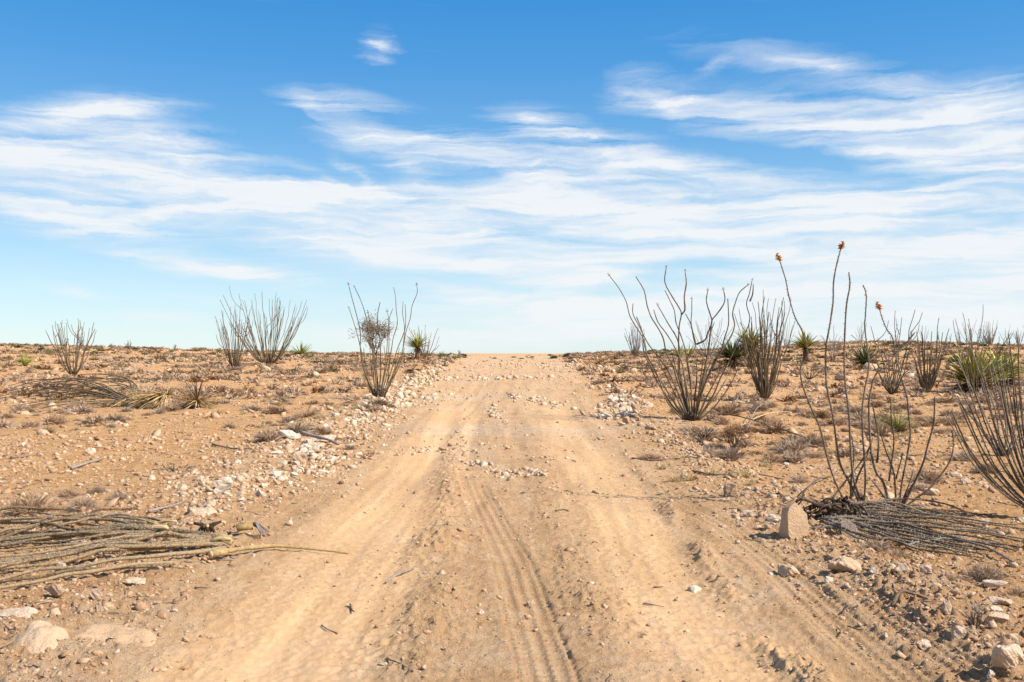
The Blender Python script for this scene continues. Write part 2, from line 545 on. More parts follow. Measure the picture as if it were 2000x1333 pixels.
def mat_stone(name, stops, dirt=(.50, .31, .17), island=False):
    m, t, o = material(name)
    tc_ = t.n('ShaderNodeTexCoord')
    g = t.n('ShaderNodeNewGeometry')
    oi = t.n('ShaderNodeObjectInfo')
    vec = g.outputs['Position']
    a = t.noise(vec, 7, 6, .65)
    b = t.noise(vec, 55, 5, .7)
    f = t.m('ADD', t.m('MULTIPLY', a, .55), t.m('MULTIPLY', b, .45))
    rnd = g.outputs['Random Per Island'] if island else oi.outputs['Random']
    f = t.m('ADD', f, t.m('MULTIPLY_ADD', rnd, .42, -.21))
    c = ramp(t, f, stops)
    c = t.mix(t.mr(t.noise(vec, 14, 4, .6), .5, .68, 0, .75), c, (*dirt, 1))
    bp = t.n('ShaderNodeBump', {'Height': t.m('ADD', b, t.m('MULTIPLY', a, 1.5)), 'Distance': .02, 'Strength': .8})
    bsdf(t, o, c, .9, bp.outputs[0], .15)
    return m


M_stone = mat_stone('limestone', [(.25, (.36, .235, .15)), (.45, (.50, .36, .245)), (.6, (.60, .47, .345)), (.8, (.72, .62, .50))])
M_white = mat_stone('pale_limestone', [(.2, (.46, .32, .20)), (.45, (.60, .475, .335)), (.7, (.71, .61, .475))], (.55, .37, .22))
M_dusty = mat_stone('dusty_rock', [(.25, (.36, .225, .13)), (.45, (.50, .335, .20)), (.7, (.60, .44, .29)), (.85, (.70, .57, .42))], (.54, .34, .17))
M_rubble = mat_stone('cream_rubble', [(.15, (.36, .225, .13)), (.38, (.52, .36, .225)), (.6, (.61, .47, .325)), (.88, (.71, .60, .46))], (.54, .35, .19), True)
M_gravel = mat_stone('gravel', [(.15, (.26, .145, .08)), (.38, (.46, .285, .16)), (.6, (.56, .38, .235)), (.88, (.72, .58, .43))], (.48, .29, .16), True)


def mat_veg(name, stops, scale=8, rough=.8, stretch=(1, 1, 1), island=.3, bump=0, local=False, spec=.15):
    m, t, o = material(name)
    g = t.n('ShaderNodeNewGeometry')
    oi = t.n('ShaderNodeObjectInfo')
    vec = t.n('ShaderNodeTexCoord').outputs['Object'] if local else g.outputs['Position']
    vec = t.n('ShaderNodeMapping', {0: vec, 'Scale': stretch}).outputs[0]
    a = t.noise(vec, scale, 5, .65)
    f = t.m('ADD', a, t.m('MULTIPLY_ADD', g.outputs['Random Per Island'], island, -island / 2))
    f = t.m('ADD', f, t.m('MULTIPLY_ADD', oi.outputs['Random'], .2, -.1))
    c = ramp(t, f, stops)
    nrm = None
    if bump:
        nrm = t.n('ShaderNodeBump', {'Height': t.noise(vec, scale * 3, 4, .7), 'Distance': bump, 'Strength': .8}).outputs[0]
    bsdf(t, o, c, rough, nrm, spec)
    return m


M_stem = mat_veg('ocotillo_bark', [(.25, (.05, .036, .022)), (.45, (.128, .094, .055)), (.6, (.19, .145, .09)), (.8, (.28, .225, .155))], 30, .85, bump=.004)
M_stem_near = mat_veg('dark_ocotillo_bark', [(.25, (.045, .032, .021)), (.45, (.12, .087, .055)), (.62, (.20, .15, .10)), (.85, (.32, .265, .19))], 45, .85, bump=.004)
M_stem_cut = mat_veg('cut_ocotillo_bark', [(.25, (.055, .038, .02)), (.42, (.17, .112, .058)), (.56, (.345, .238, .128)), (.85, (.50, .39, .25))], 60, .85, bump=.012, island=.25)
M_stem_grey = mat_veg('grey_ocotillo_bark', [(.25, (.09, .075, .062)), (.5, (.21, .18, .15)), (.8, (.36, .33, .29))], 40, .85, bump=.004)
M_thorn = mat_veg('pale_thorn', [(.3, (.13, .105, .08)), (.52, (.26, .23, .19)), (.8, (.46, .42, .36))], 12)
M_yellow = mat_veg('dry_yellow_fibre', [(.25, (.27, .165, .06)), (.5, (.48, .325, .14)), (.8, (.64, .49, .27))], 18, bump=.004)
M_butt = mat_veg('yellow_bark', [(.25, (.20, .12, .045)), (.5, (.42, .29, .13)), (.8, (.60, .46, .25))], 40, bump=.014)
M_wood = mat_veg('weathered_wood', [(.25, (.09, .055, .035)), (.5, (.20, .135, .09)), (.8, (.34, .26, .20))], 30, bump=.004)
M_greywood = mat_veg('grey_wood', [(.25, (.13, .10, .085)), (.5, (.27, .22, .18)), (.8, (.42, .37, .32))], 30, bump=.004)
M_cutwood = mat_veg('cut_wood_face', [(.25, (.50, .28, .09)), (.5, (.68, .44, .18)), (.8, (.78, .62, .38))], 22, bump=.004)
M_root = mat_veg('dark_root', [(.3, (.035, .024, .018)), (.55, (.10, .065, .04)), (.8, (.20, .13, .08))], 25, bump=.008)
M_leaf = mat_veg('yucca_leaf', [(.25, (.12, .14, .028)), (.5, (.28, .285, .05)), (.7, (.46, .42, .09)), (.9, (.58, .50, .17))], 5, .55, island=.5, spec=.4)
M_leaf_dk = mat_veg('dark_yucca_leaf', [(.25, (.045, .06, .025)), (.5, (.10, .13, .045)), (.8, (.26, .28, .10))], 5, .6, island=.5, spec=.3)
M_deadleaf = mat_veg('dead_yucca_leaf', [(.25, (.05, .03, .018)), (.5, (.15, .092, .05)), (.8, (.40, .28, .15))], 8, island=.5)
M_sotol = mat_veg('pale_green_grass', [(.25, (.16, .16, .05)), (.5, (.34, .32, .12)), (.8, (.55, .48, .24))], 5, island=.6)
M_cushion = mat_veg('dry_cushion_twig', [(.25, (.27, .165, .095)), (.5, (.43, .285, .175)), (.8, (.57, .42, .28))], 1.2, island=.5)
M_cushion_g = mat_veg('grey_cushion_twig', [(.25, (.28, .19, .125)), (.5, (.43, .31, .21)), (.8, (.55, .42, .30))], 1.5, island=.5)
M_rust = mat_veg('rust_brown_twig', [(.25, (.12, .05, .02)), (.5, (.25, .115, .045)), (.8, (.42, .24, .11))], 3, island=.5)
M_grass = mat_veg('straw_grass', [(.25, (.36, .24, .10)), (.5, (.53, .38, .18)), (.8, (.66, .53, .30))], 2, island=.5)
M_flower = mat_veg('orange_flower', [(.25, (.34, .11, .02)), (.5, (.56, .24, .05)), (.8, (.70, .42, .14))], 30, island=.5)
M_seed = mat_veg('red_brown_seed', [(.25, (.14, .05, .03)), (.5, (.28, .10, .06)), (.8, (.40, .20, .12))], 30, island=.5)
M_farbush = mat_veg('far_scrub', [(.25, (.06, .065, .028)), (.5, (.14, .135, .06)), (.8, (.26, .215, .11))], .6, island=.4)

# ------------------------------------------------------------------ ground sheet
def geoms(a, b, r):
    n = int(math.log(b / a) / math.log(1 + r)) + 1
    return np.geomspace(a, b, n, endpoint=False)


rows = np.concatenate([np.linspace(-60, 0, 16, endpoint=False), np.linspace(0, 3.6, 30, endpoint=False),
                       geoms(3.6, 16, .0025), geoms(16, 60, .006), geoms(60, 130, .014), geoms(130, 9000, .07), [9000.0]])
ts = np.concatenate([np.linspace(0, .56, 335, endpoint=False), np.linspace(.56, .9, 50, endpoint=False), np.geomspace(.9, 14, 22)])
cols = np.concatenate([-ts[:0:-1], ts])
wdt = np.maximum(rows, 3.6)
GX = cols[None, :] * wdt[:, None]
GY = np.repeat(rows[:, None], len(cols), 1)
GZ = height(GX.ravel(), GY.ravel())
nr, nc = GX.shape
V = np.stack([GX.ravel(), GY.ravel(), GZ], -1)
i = np.arange(nr - 1)[:, None] * nc + np.arange(nc - 1)[None, :]
i = i.ravel()
Fc = np.stack([i, i + 1, i + nc + 1, i + nc], -1)
gme = np_mesh('ground', V, Fc, M_ground, None, True)
road, ll, lr, ra, rb, rc, bl, br = fields(V[:, 0], V[:, 1])
zone = np.ones((len(V), 4), np.float32)
zone[:, 0] = np.clip((ll + lr) * 1.1, 0, 1)
zone[:, 1] = np.clip(ra * 1.2 + rb + rc + bl * .35 + br * .35, 0, 1)
zone[:, 2] = road
zone[:, 3] = np.clip(pale_patch(V[:, 0], V[:, 1]), 0, 1)
ca = gme.attributes.new('zone', 'FLOAT_COLOR', 'POINT')
ca.data.foreach_set('color', zone.ravel())
tag(obj('ground', gme), kind='structure')

# ------------------------------------------------------------------ stones
def rock_mesh(name, seed, mat, dims=(1, 1, 1), n=13, sub=2, rough=.05, boxy=.5, pts=None, smooth=False):
    """unit-ish boulder sitting on z=0: convex hull of scattered points, softened and chipped"""
    rr = random.Random(seed)
    bm = bmesh.new()
    pts_own = pts is None
    if pts is None:
        pts = []
        for _ in range(n):
            v = Vector((rr.gauss(0, 1), rr.gauss(0, 1), rr.gauss(0, 1))).normalized()
            k = max(abs(v.x), abs(v.y), abs(v.z))
            v = v * (1 - boxy) + (v / k) * boxy * .8
            pts.append(v * rr.uniform(.82, 1.05) * .5)
    for p in pts:
        bm.verts.new(Vector(p))
    res = bmesh.ops.convex_hull(bm, input=bm.verts)
    bmesh.ops.delete(bm, geom=[g for g in res['geom_interior'] if isinstance(g, bmesh.types.BMVert)], context='VERTS')
    for v in bm.verts:
        v.co = Vector((v.co.x * dims[0], v.co.y * dims[1], v.co.z * dims[2]))
    if sub:
        bmesh.ops.bevel(bm, geom=bm.edges[:], offset=(.045 * min(dims) if pts_own else .012), segments=1, affect='EDGES', profile=.5, clamp_overlap=True)
        bmesh.ops.triangulate(bm, faces=bm.faces[:])
        for _ in range(sub - 1):
            bmesh.ops.subdivide_edges(bm, edges=bm.edges[:], cuts=1, use_grid_fill=True)
        if rough:
            co = np.array([tuple(v.co) for v in bm.verts])
            s = 3.2 / max(dims)
            d = perlin(co[:, 0] * s * 1.3 + co[:, 2] * s, co[:, 1] * s * 1.3 - co[:, 2] * s * .7, seed) + .5 * perlin(co[:, 0] * s * 4 + co[:, 2] * s * 3, co[:, 1] * s * 4, seed + 3)
            bm.normal_update()
            for v, q in zip(bm.verts, d):
                v.co += v.normal * float(q) * rough * (.65 * min(dims) + .12 * max(dims))
    zmin = min(v.co.z for v in bm.verts)
    for v in bm.verts:
        v.co.z -= zmin
    bmesh.ops.triangulate(bm, faces=bm.faces[:])
    me = bpy.data.meshes.new(name)
    bm.to_mesh(me)
    bm.free()
    me.materials.append(mat)
    return me


NAMED = [  # px left, right, top, bottom of the stone, sink, depth ratio, material, seed, label
    (1412, 1443, 941, 975, .05, .7, M_stone, 3, 'small pointed cream stone standing alone on the bare right verge'),
    (1516, 1566, 1103, 1130, .1, 1.0, M_dusty, 4, 'cream flat topped stone beside the right tyre print'),
    (1618, 1692, 1080, 1126, .35, .9, M_dusty, 5, 'large rough rock half buried below the pointed fin of stone'),
    (1920, 1978, 1139, 1161, .0, .6, M_white, 6, 'pale oval slab tilted up among the shrubs at right'),
    (1928, 1983, 1166, 1189, .15, .8, M_stone, 7, 'broad tan slab lying just below the pale oval slab'),
    (1930, 1962, 1183, 1202, .1, .8, M_stone, 8, 'small pinkish stone under the broad tan slab'),
    (1924, 1984, 1204, 1234, .1, .5, M_white, 9, 'long pale loaf shaped stone on the right verge'),
    (1838, 1864, 1181, 1216, .1, .8, M_stone, 10, 'blocky cream stone by the curved stick on the right berm'),
    (1860, 1892, 1221, 1259, .12, .6, M_stone, 11, 'upright rough grey brown slab set in the right berm'),
    (1940, 2012, 1268, 1330, .1, .8, M_dusty, 12, 'big angular boulder in the bottom right corner'),
    (1788, 1823, 1249, 1271, .15, .8, M_stone, 13, 'grey angular stone at the foot of the right berm'),
    (1799, 1826, 1101, 1128, .12, .8, M_stone, 14, 'cream angular stone left of the bushy twig clump at right'),
    (1744, 1779, 1107, 1131, .15, .8, M_stone, 15, 'reddish tan domed stone below the right heap of stems'),
    (1697, 1716, 1113, 1131, .1, .9, M_white, 16, 'small white rounded stone right of the large rough rock'),
    (1962, 1994, 1243, 1268, .1, .8, M_stone, 17, 'brown stone just above the corner boulder'),
    (1924, 1948, 1314, 1336, .1, .8, M_stone, 18, 'tan stone cut by the bottom edge left of the corner boulder'),
    (1608, 1632, 1128, 1146, .1, 1.0, M_stone, 19, 'grey tan stone in the shade of the large rough rock'),
    (1575, 1610, 1057, 1072, .1, .8, M_stone, 20, 'dark brown flat stone between the upright stone and the fin'),
    (1338, 1382, 1143, 1162, .82, 1.2, M_white, 21, 'flat white stone set flush in the sandy track'),
    (94, 131, 1097, 1131, .05, .8, M_white, 22, 'lumpy cream stone standing amid the left heap of stems'),
    (134, 188, 1103, 1124, .1, .8, M_stone, 23, 'low tan stone beneath the lower stems of the left heap'),
    (80, 126, 1143, 1176, .1, .8, M_stone, 24, 'brown faced rock just under the lowest cut stem at left'),
    (236, 287, 1124, 1148, .1, .8, M_white, 25, 'wedge shaped pale stone against the lowest cut stem'),
    (172, 206, 1150, 1178, .15, .8, M_stone, 26, 'tan rock with a dark underside on open dirt at left'),
    (183, 224, 1052, 1072, .1, .8, M_stone, 30, 'tan stone poking up in the middle of the left heap'),
    (128, 168, 1052, 1076, .1, .8, M_stone, 31, 'reddish stone in the shade inside the left heap'),
    (384, 401, 934, 956, .1, .9, M_stone, 32, 'yellowish block of stone beside a burnt stub on the left berm'),
    (414, 456, 934, 966, .05, .5, M_white, 33, 'leaning pale slab at the end of the left stone row'),
    (362, 422, 988, 1014, .25, .9, M_white, 34, 'smooth white slab just above the left heap'),
    (592, 664, 848, 868, .1, .7, M_white, 35, 'broad white slab under the weathered log'),
    (538, 584, 838, 862, .1, .8, M_white, 36, 'white rock at the upper left of the log pile of stones'),
    (584, 612, 868, 890, .1, .9, M_white, 37, 'square cream stone below the weathered log'),
    (556, 600, 882, 912, .2, .9, M_stone, 38, 'rounded tan rock at the right end of the long thin stick'),
    (646, 662, 804, 817, .1, .9, M_white, 39, 'lone white cube like stone at the left roadside'),
    (163, 186, 875, 887, .2, .9, M_white, 40, 'small white flat stone on bare dirt at left'),
    (734, 762, 1294, 1307, .2, .8, M_white, 41, 'white stone beside a short stick at the bottom of the track'),
    (1026, 1046, 1168, 1185, .3, .9, M_stone, 42, 'rounded tan stone sitting in the middle tyre print'),
    (934, 946, 1190, 1204, .3, .9, M_stone, 43, 'dark edged little stone left of the middle tyre print'),
    (1261, 1279, 1216, 1226, .1, .7, M_stone, 44, 'small pinkish oval pebble in the right wheel lane'),
    (1323, 1349, 921, 940, .1, .9, M_stone, 45, 'brown pink stone on the right verge below a thin stick'),
    (1446, 1482, 994, 1013, .05, .4, M_stone, 46, 'long tilted tan stone on the right verge'),
    (1499, 1531, 1002, 1026, .1, .8, M_white, 47, 'yellowish cream stone left of the tall upright stone'),
    (1544, 1579, 944, 967, .1, .8, M_stone, 48, 'dark lichen grey stone at left of the spiny right ocotillo'),
    (1527, 1549, 972, 991, .05, .7, M_stone, 49, 'small dark triangular stone behind the tall upright stone'),
    (1786, 1817, 944, 961, .1, .8, M_stone, 50, 'tan stone right of the red brown ocotillo stump'),
    (1804, 1836, 955, 972, .1, .8, M_white, 51, 'pale stone behind the lowest right ocotillo branch'),
    (1854, 1882, 921, 936, .1, .7, M_white, 52, 'sharp pale stone, upper one of two by the far right shrubs'),
    (1875, 1900, 935, 950, .1, .8, M_white, 53, 'rounded pale stone, lower one of two by the far right shrubs'),
    (1815, 1847, 978, 992, .2, .8, M_stone, 54, 'flat tan stone just above the right heap of stems'),
    (1984, 2012, 1010, 1026, .2, .8, M_white, 55, 'cream slab at the right edge above the heap'),
    (1916, 1941, 1012, 1026, .1, .8, M_stone, 56, 'dark brown stone with its own shade above the right heap'),
]
for (x0, x1, y0, y1, sink, dr, mt, sd_, lab) in NAMED:
    b = at((x0 + x1) / 2, y1 - (y1 - y0) * .12)
    wm = (x1 - x0) * b.y / F
    hm = (y1 - y0) * b.y / F
    flat = hm / wm < .5
    hh = hm * (.75 if flat else .95)
    me = rock_mesh('stone', sd_, mt, (wm * 1.08, wm * dr, hh * (1 + sink) * 1.05), (26 if x1 - x0 > 90 else 15) if hm < wm else 22, (4 if x1 - x0 > 60 else 3), (.15 if x1 - x0 > 90 else .13), .45 if hm < wm else .75)
    o = obj('stone', me, None, (b.x, b.y + wm * dr * .25, b.z - sink * hh - .006), (R(random.uniform(-5, 5)), R(random.uniform(-5, 5)), random.uniform(-.25, .25)))
    tag(o, lab, 'stone')
def outcrop(cx_, cy_, wpx, dep, H, tilt, rot, seed, label, mat=None):
    """rock half buried in the soil: a lumpy, ledged back that dips into the ground all round"""
    b = at(cx_, cy_)
    hw = wpx * b.y / F / 2
    nu, nv = 46, 30
    u, v = np.meshgrid(np.linspace(-1.1, 1.1, nu), np.linspace(-1.1, 1.1, nv))
    an = np.arctan2(v, u)
    rim = 1 + .16 * perlin(np.cos(an) * 1.6 + 5, np.sin(an) * 1.6, seed) + .10 * perlin(np.cos(an) * 4, np.sin(an) * 4, seed + 1)
    rr_ = np.hypot(u, v) / rim
    prof_ = 1 - np.clip(rr_, 0, 1.25) ** 5
    x0 = u * hw
    y0 = v * dep
    n_ = fbm(x0 * 5, y0 * 5, seed + 2, 3)
    ledge = np.floor((n_ * .8 + u * tilt[0] + v * tilt[1]) * 4) / 4
    h_ = H * (prof_ * (.72 + .35 * u * tilt[0] + .3 * v * tilt[1] + .22 * ledge + .20 * n_)) - .02 + .004 * perlin(x0 * 45, y0 * 45, seed + 4)
    h_ = np.where(rr_ > 1.0, -.03 - .1 * (rr_ - 1), h_)
    c_, s2 = math.cos(rot), math.sin(rot)
    X_ = b.x + x0 * c_ - y0 * s2
    Y_ = b.y + x0 * s2 + y0 * c_
    Z_ = height(X_, Y_, False) + h_
    V_ = np.stack([X_ - b.x, Y_ - b.y, Z_ - b.z], -1).reshape(-1, 3)
    i_ = (np.arange(nv - 1)[:, None] * nu + np.arange(nu - 1)[None, :]).ravel()
    me = np_mesh('stone', V_, np.stack([i_, i_ + 1, i_ + nu + 1, i_ + nu], -1), mat or M_dusty)
    tag(obj('stone', me, None, b), label, 'stone')


outcrop(72, 1262, 118, .19, .115, (.5, .9), .1, 3, 'large sloping boulder half buried in the left foreground')
outcrop(222, 1248, 190, .17, .075, (-.2, .9), -.05, 8, 'long flat bedrock slab beside the sloping left boulder')
outcrop(20, 1206, 110, .14, .07, (.2, .7), .1, 12, 'pale ledge of rock at the left edge behind the boulder', M_stone)
# thin pointed fin of stone
b = at(1664, 1054)
s_ = b.y / F
prof = [(-14, 0), (16, 0), (18, 10), (8, 30), (-10, 42), (-17, 40), (-18, 20)]
pts = [(x * s_, yy * s_, z * s_) for x, z in prof for yy in (-6, 6)]
me = rock_mesh('stone', 2, M_stone, (1, 1, 1), 0, 0, 0, pts=pts)
o = obj('stone', me, None, (b.x, b.y + .03, b.z - .02), (R(-8), 0, -.35))
tag(o, 'thin pointed fin of stone leaning in front of the right heap', 'stone')

b = at(1555, 1054)
s_ = b.y / F
prof = [(-20, 0), (18, 0), (-24, 15), (22, 24), (-17, 52), (22, 46), (-12, 64), (16, 58), (1, 70)]
pts = [((x + random.uniform(-2, 2)) * s_, yy * s_, (z + random.uniform(-3, 2)) * s_) for x, z in prof for yy in (-20 + z * .12, 16 - z * .1)]
me = rock_mesh('stone', 6, M_dusty, (1, 1, 1), 0, 3, .014, pts=pts)
o = obj('stone', me, None, (b.x, b.y + .06, b.z - .02), (R(-5), R(-2), .3))
tag(o, 'tall upright blocky stone at the root end of the right heap of stems', 'stone')

# shared meshes for the stones that look alike
ROCKS = [rock_mesh('loose_stone', 100 + k, (M_white if k % 3 == 0 else M_stone), (1, random.uniform(.7, 1), random.uniform(.45, .8)), 11, 2, .05, .5) for k in range(16)]


def drop_stone(px, py, wpx, label, group, jz=.25, mesh=None, name='stone', lift=0.0):
    b = at(px, py)
    wm = wpx * b.y / F
    o = obj(name, mesh or random.choice(ROCKS), None, (b.x, b.y, b.z + lift * random.random() - wm * random.uniform(.05, .2)),
            (random.uniform(-jz, jz), random.uniform(-jz, jz), random.uniform(0, 6.28)), (wm,) * 3)
    tag(o, label, 'stone', group)


def g2(cx, cy, sx, sy, slope=0):
    x = random.gauss(0, sx)
    return cx + x, cy + slope * x + random.gauss(0, sy)


for _ in range(46):     # heap on the right of the road
    x, y = (g2(1215, 797, 15, 12, .5) if random.random() < .65 else g2(1190, 818, 24, 5, .1))
    drop_stone(x, y, random.uniform(11, 26), 'chalky angular stone in the rubble heap right of the road', 'rubble heap right of the road', .5)
for _ in range(26):
    x, y = g2(1213, 786, 13, 8, .5)
    drop_stone(x, y, random.uniform(10, 22), 'chalky angular stone in the rubble heap right of the road', 'rubble heap right of the road', .7, lift=.10)
for _ in range(86):     # row of rubble along the left
    u = random.random()
    x, y = 400 + u * 210, 975 - u * 62
    drop_stone(x + random.gauss(0, 30), y + random.gauss(0, 20), 8 + 22 * random.random() ** 2, 'cream rubble stone in the scattered row along the left roadside', 'rubble row along the left roadside', .5)
for _ in range(26):
    x, y = g2(600, 878, 38, 18)
    drop_stone(x, y, random.uniform(12, 34), 'pale stone in the pile around the weathered log', 'stones round the weathered log', .4)
for _ in range(48):     # left roadside up to the ocotillo
    u = random.random()
    x, y = 640 + u * 195, 842 - u * 108
    drop_stone(x + random.gauss(0, 14), y + random.gauss(0, 7), 8 + 16 * random.random() ** 2, 'white stone on the far left roadside towards the yucca', 'white stones on the far left roadside', .4)
for _ in range(14):
    x, y = g2(1145, 724, 22, 2.2)
    drop_stone(x, y, random.uniform(5, 11), 'white stone in the far row right of the road', 'far stone row right of the road', .3)
for _ in range(34):     # right verge
    x, y = (random.uniform(1290, 1560), random.uniform(880, 1080)) if random.random() < .5 else (random.uniform(1600, 1990), random.uniform(890, 1130))
    if x < 1300 + (y - 900) * 1.1:
        x += 120
    drop_stone(x, y, 6 + 12 * random.random() ** 2, 'small tan stone lying loose on the right verge', 'loose stones on the right verge', .4)
for _ in range(26):     # left foreground
    drop_stone(random.uniform(10, 420), random.uniform(1100, 1300) if random.random() < .5 else random.uniform(870, 1000), 6 + 14 * random.random() ** 2,
               'small tan stone lying loose on the left foreground dirt', 'loose stones on the left dirt', .4)

# gravel: too many to count, one mesh
t_ = (1 + 5 ** .5) / 2
ICO = np.array([(-1, t_, 0), (1, t_, 0), (-1, -t_, 0), (1, -t_, 0), (0, -1, t_), (0, 1, t_), (0, -1, -t_), (0, 1, -t_), (t_, 0, -1), (t_, 0, 1), (-t_, 0, -1), (-t_, 0, 1)]) / 1.9
ICF = np.array([(0, 11, 5), (0, 5, 1), (0, 1, 7), (0, 7, 10), (0, 10, 11), (1, 5, 9), (5, 11, 4), (11, 10, 2), (10, 7, 6), (7, 1, 8), (3, 9, 4), (3, 4, 2), (3, 2, 6), (3, 6, 8), (3, 8, 9), (4, 9, 5), (2, 4, 11), (6, 2, 10), (8, 6, 7), (9, 8, 1)])
OCT = np.array([(1, 0, 0), (0, 1, 0), (-1, 0, 0), (0, -1, 0), (0, 0, 1), (0, 0, -1)]) * .6
OCF = np.array([(0, 1, 4), (1, 2, 4), (2, 3, 4), (3, 0, 4), (1, 0, 5), (2, 1, 5), (3, 2, 5), (0, 3, 5)])


def scatter_xy(n, ymin, ymax, half=.70, power=1.0):
    u = rng.random(n)
    Yq = ymin * (ymax / ymin) ** (u ** power)
    return rng.uniform(-half, half, n) * Yq, Yq


def pebbles(n, base, Fb, ymin, ymax, smin, k, dens, name, label, flat=.6):
    X, Y = scatter_xy(n, ymin, ymax)
    keep = rng.random(n) < dens(X, Y)
    X, Y = X[keep], Y[keep]
    n = len(X)
    s = np.maximum(smin, k * Y) * np.exp(rng.normal(0, .45, n)) * .5
    s = np.minimum(s, 3.2 * np.maximum(smin, k * Y) * .5)
    Z = height(X, Y)
    B = base[None] * (1 + rng.normal(0, .13, (n, len(base), 1))) + rng.normal(0, .17, (n, len(base), 3))
    B = B * np.stack([np.ones(n), rng.uniform(.6, 1, n), rng.uniform(flat * .6, flat * 1.3, n)], -1)[:, None, :]
    a = rng.uniform(0, 2 * np.pi, n)
    tx, ty = rng.normal(0, .3, n), rng.normal(0, .3, n)
    x, y, z = B[..., 0], B[..., 1], B[..., 2]
    z2 = z + x * tx[:, None] + y * ty[:, None]
    x2 = x * np.cos(a)[:, None] - y * np.sin(a)[:, None]
    y2 = x * np.sin(a)[:, None] + y * np.cos(a)[:, None]
    V = np.stack([x2, y2, z2], -1) * s[:, None, None] + np.stack([X, Y, Z + s * .12], -1)[:, None, :]
    Fc = Fb[None] + (np.arange(n) * len(base))[:, None, None]
    o = obj(name, np_mesh(name, V.reshape(-1, 3), Fc.reshape(-1, 3), M_gravel))
    tag(o, label, name, None, 'stuff')


def dens_all(X, Y):
    road, ll, lr, ra, rb, rc, bl, br = fields(X, Y)
    patch = np.clip(perlin(X * .7, Y * .5, 60) * 2.2 + .25, 0, 1)
    d = (1 - road) * (.30 + .45 * patch) + road * (.04 + .15 * np.clip(perlin(X * .8, Y * .6, 61) * 3, 0, 1))
    d = d * (1 - .8 * np.clip(ll + lr, 0, 1)) + .35 * np.clip(ra + rb + .6 * rc, 0, 1) + .9 * np.clip(bl + br, 0, 1)
    band = road * sstep(17, 21, Y) * (1 - sstep(60, 80, Y)) * np.clip(perlin(X * .22, Y * .33, 62) * 3, 0, 1)
    return np.clip(d + .22 * band, 0, 1)


def band(rows_, name, label, mat):
    """rubble churned up in streaks: joined, nobody could count it"""
    mb = MB()
    for (xa_, ya_, xb_, yb_, sx, sy, n, wp) in rows_:
        for _ in range(n):
            u = random.random()
            b = at(xa_ + (xb_ - xa_) * u + random.gauss(0, sx), ya_ + (yb_ - ya_) * u + random.gauss(0, sy))
            q = min(wp * random.lognormvariate(-.15, .6), wp * 2.6) * b.y / F * .5
            B = ICO * (1 + rng.normal(0, .13, (12, 1))) + rng.normal(0, .19, (12, 3))
            B = B * np.array([1, random.uniform(.6, 1), random.uniform(.4, .8)])
            a = random.uniform(0, 6.28)
            M_ = np.array([[math.cos(a), -math.sin(a), 0], [math.sin(a), math.cos(a), 0], [random.gauss(0, .3), random.gauss(0, .3), 1]])
            mb.add(B @ M_.T * q + np.array([b.x, b.y, b.z + q * .15]), ICF)
    tag(obj(name, mb.mesh(name, mat)), label, 'rubble', None, 'stuff')


def dens_verge(X, Y):
    road, ll, lr, ra, rb, rc, bl, br = fields(X, Y)
    return np.clip((1 - road) * np.clip(.16 + perlin(X * .8, Y * .5, 63) * 1.2, 0.03, 1) + 1.0 * np.clip(bl + br, 0, 1) + .2 * ra , 0, 1)


band([(755, 880, 960, 878, 14, 5, 120, 5), (915, 905, 1000, 935, 12, 6, 90, 7), (1000, 925, 1060, 928, 8, 4, 60, 7), (985, 772, 1100, 795, 10, 4, 110, 6),
      (810, 742, 1100, 738, 20, 3, 180, 5), (900, 715, 1120, 712, 25, 3, 130, 4), (960, 800, 985, 830, 4, 8, 60, 6), (760, 800, 880, 770, 20, 8, 200, 5),
      (700, 830, 800, 760, 18, 10, 320, 7), (640, 870, 760, 820, 24, 12, 260, 6), (1150, 815, 1260, 790, 14, 9, 160, 7), (1060, 722, 1220, 722, 14, 4, 90, 5),
      (820, 760, 870, 700, 14, 5, 180, 5), (440, 960, 680, 900, 30, 22, 420, 7), (380, 980, 470, 940, 26, 16, 160, 9), (540, 860, 660, 900, 22, 14, 150, 9)],
     'rubble_streak', 'streaks of broken pale rubble across the road and along its edges', M_rubble)
pebbles(10500, ICO, ICF, 4.3, 46, .030, .0052, dens_verge, 'loose_rubble', 'fist sized pale rubble strewn over the verges', .55)
pebbles(39000, ICO, ICF, 4.2, 18, .012, .0030, dens_all, 'gravel', 'loose pale gravel strewn over the near ground and berms')
pebbles(39000, OCT, OCF, 14, 80, .04, .0034, dens_all, 'far_gravel', 'loose pale gravel strewn over the far ground')
pebbles(50000, OCT, OCF, 4.0, 13, .008, .0018, lambda X, Y: np.clip(dens_all(X, Y) + .10, 0, 1), 'grit', 'fine crumbs of soil and grit on the near ground')


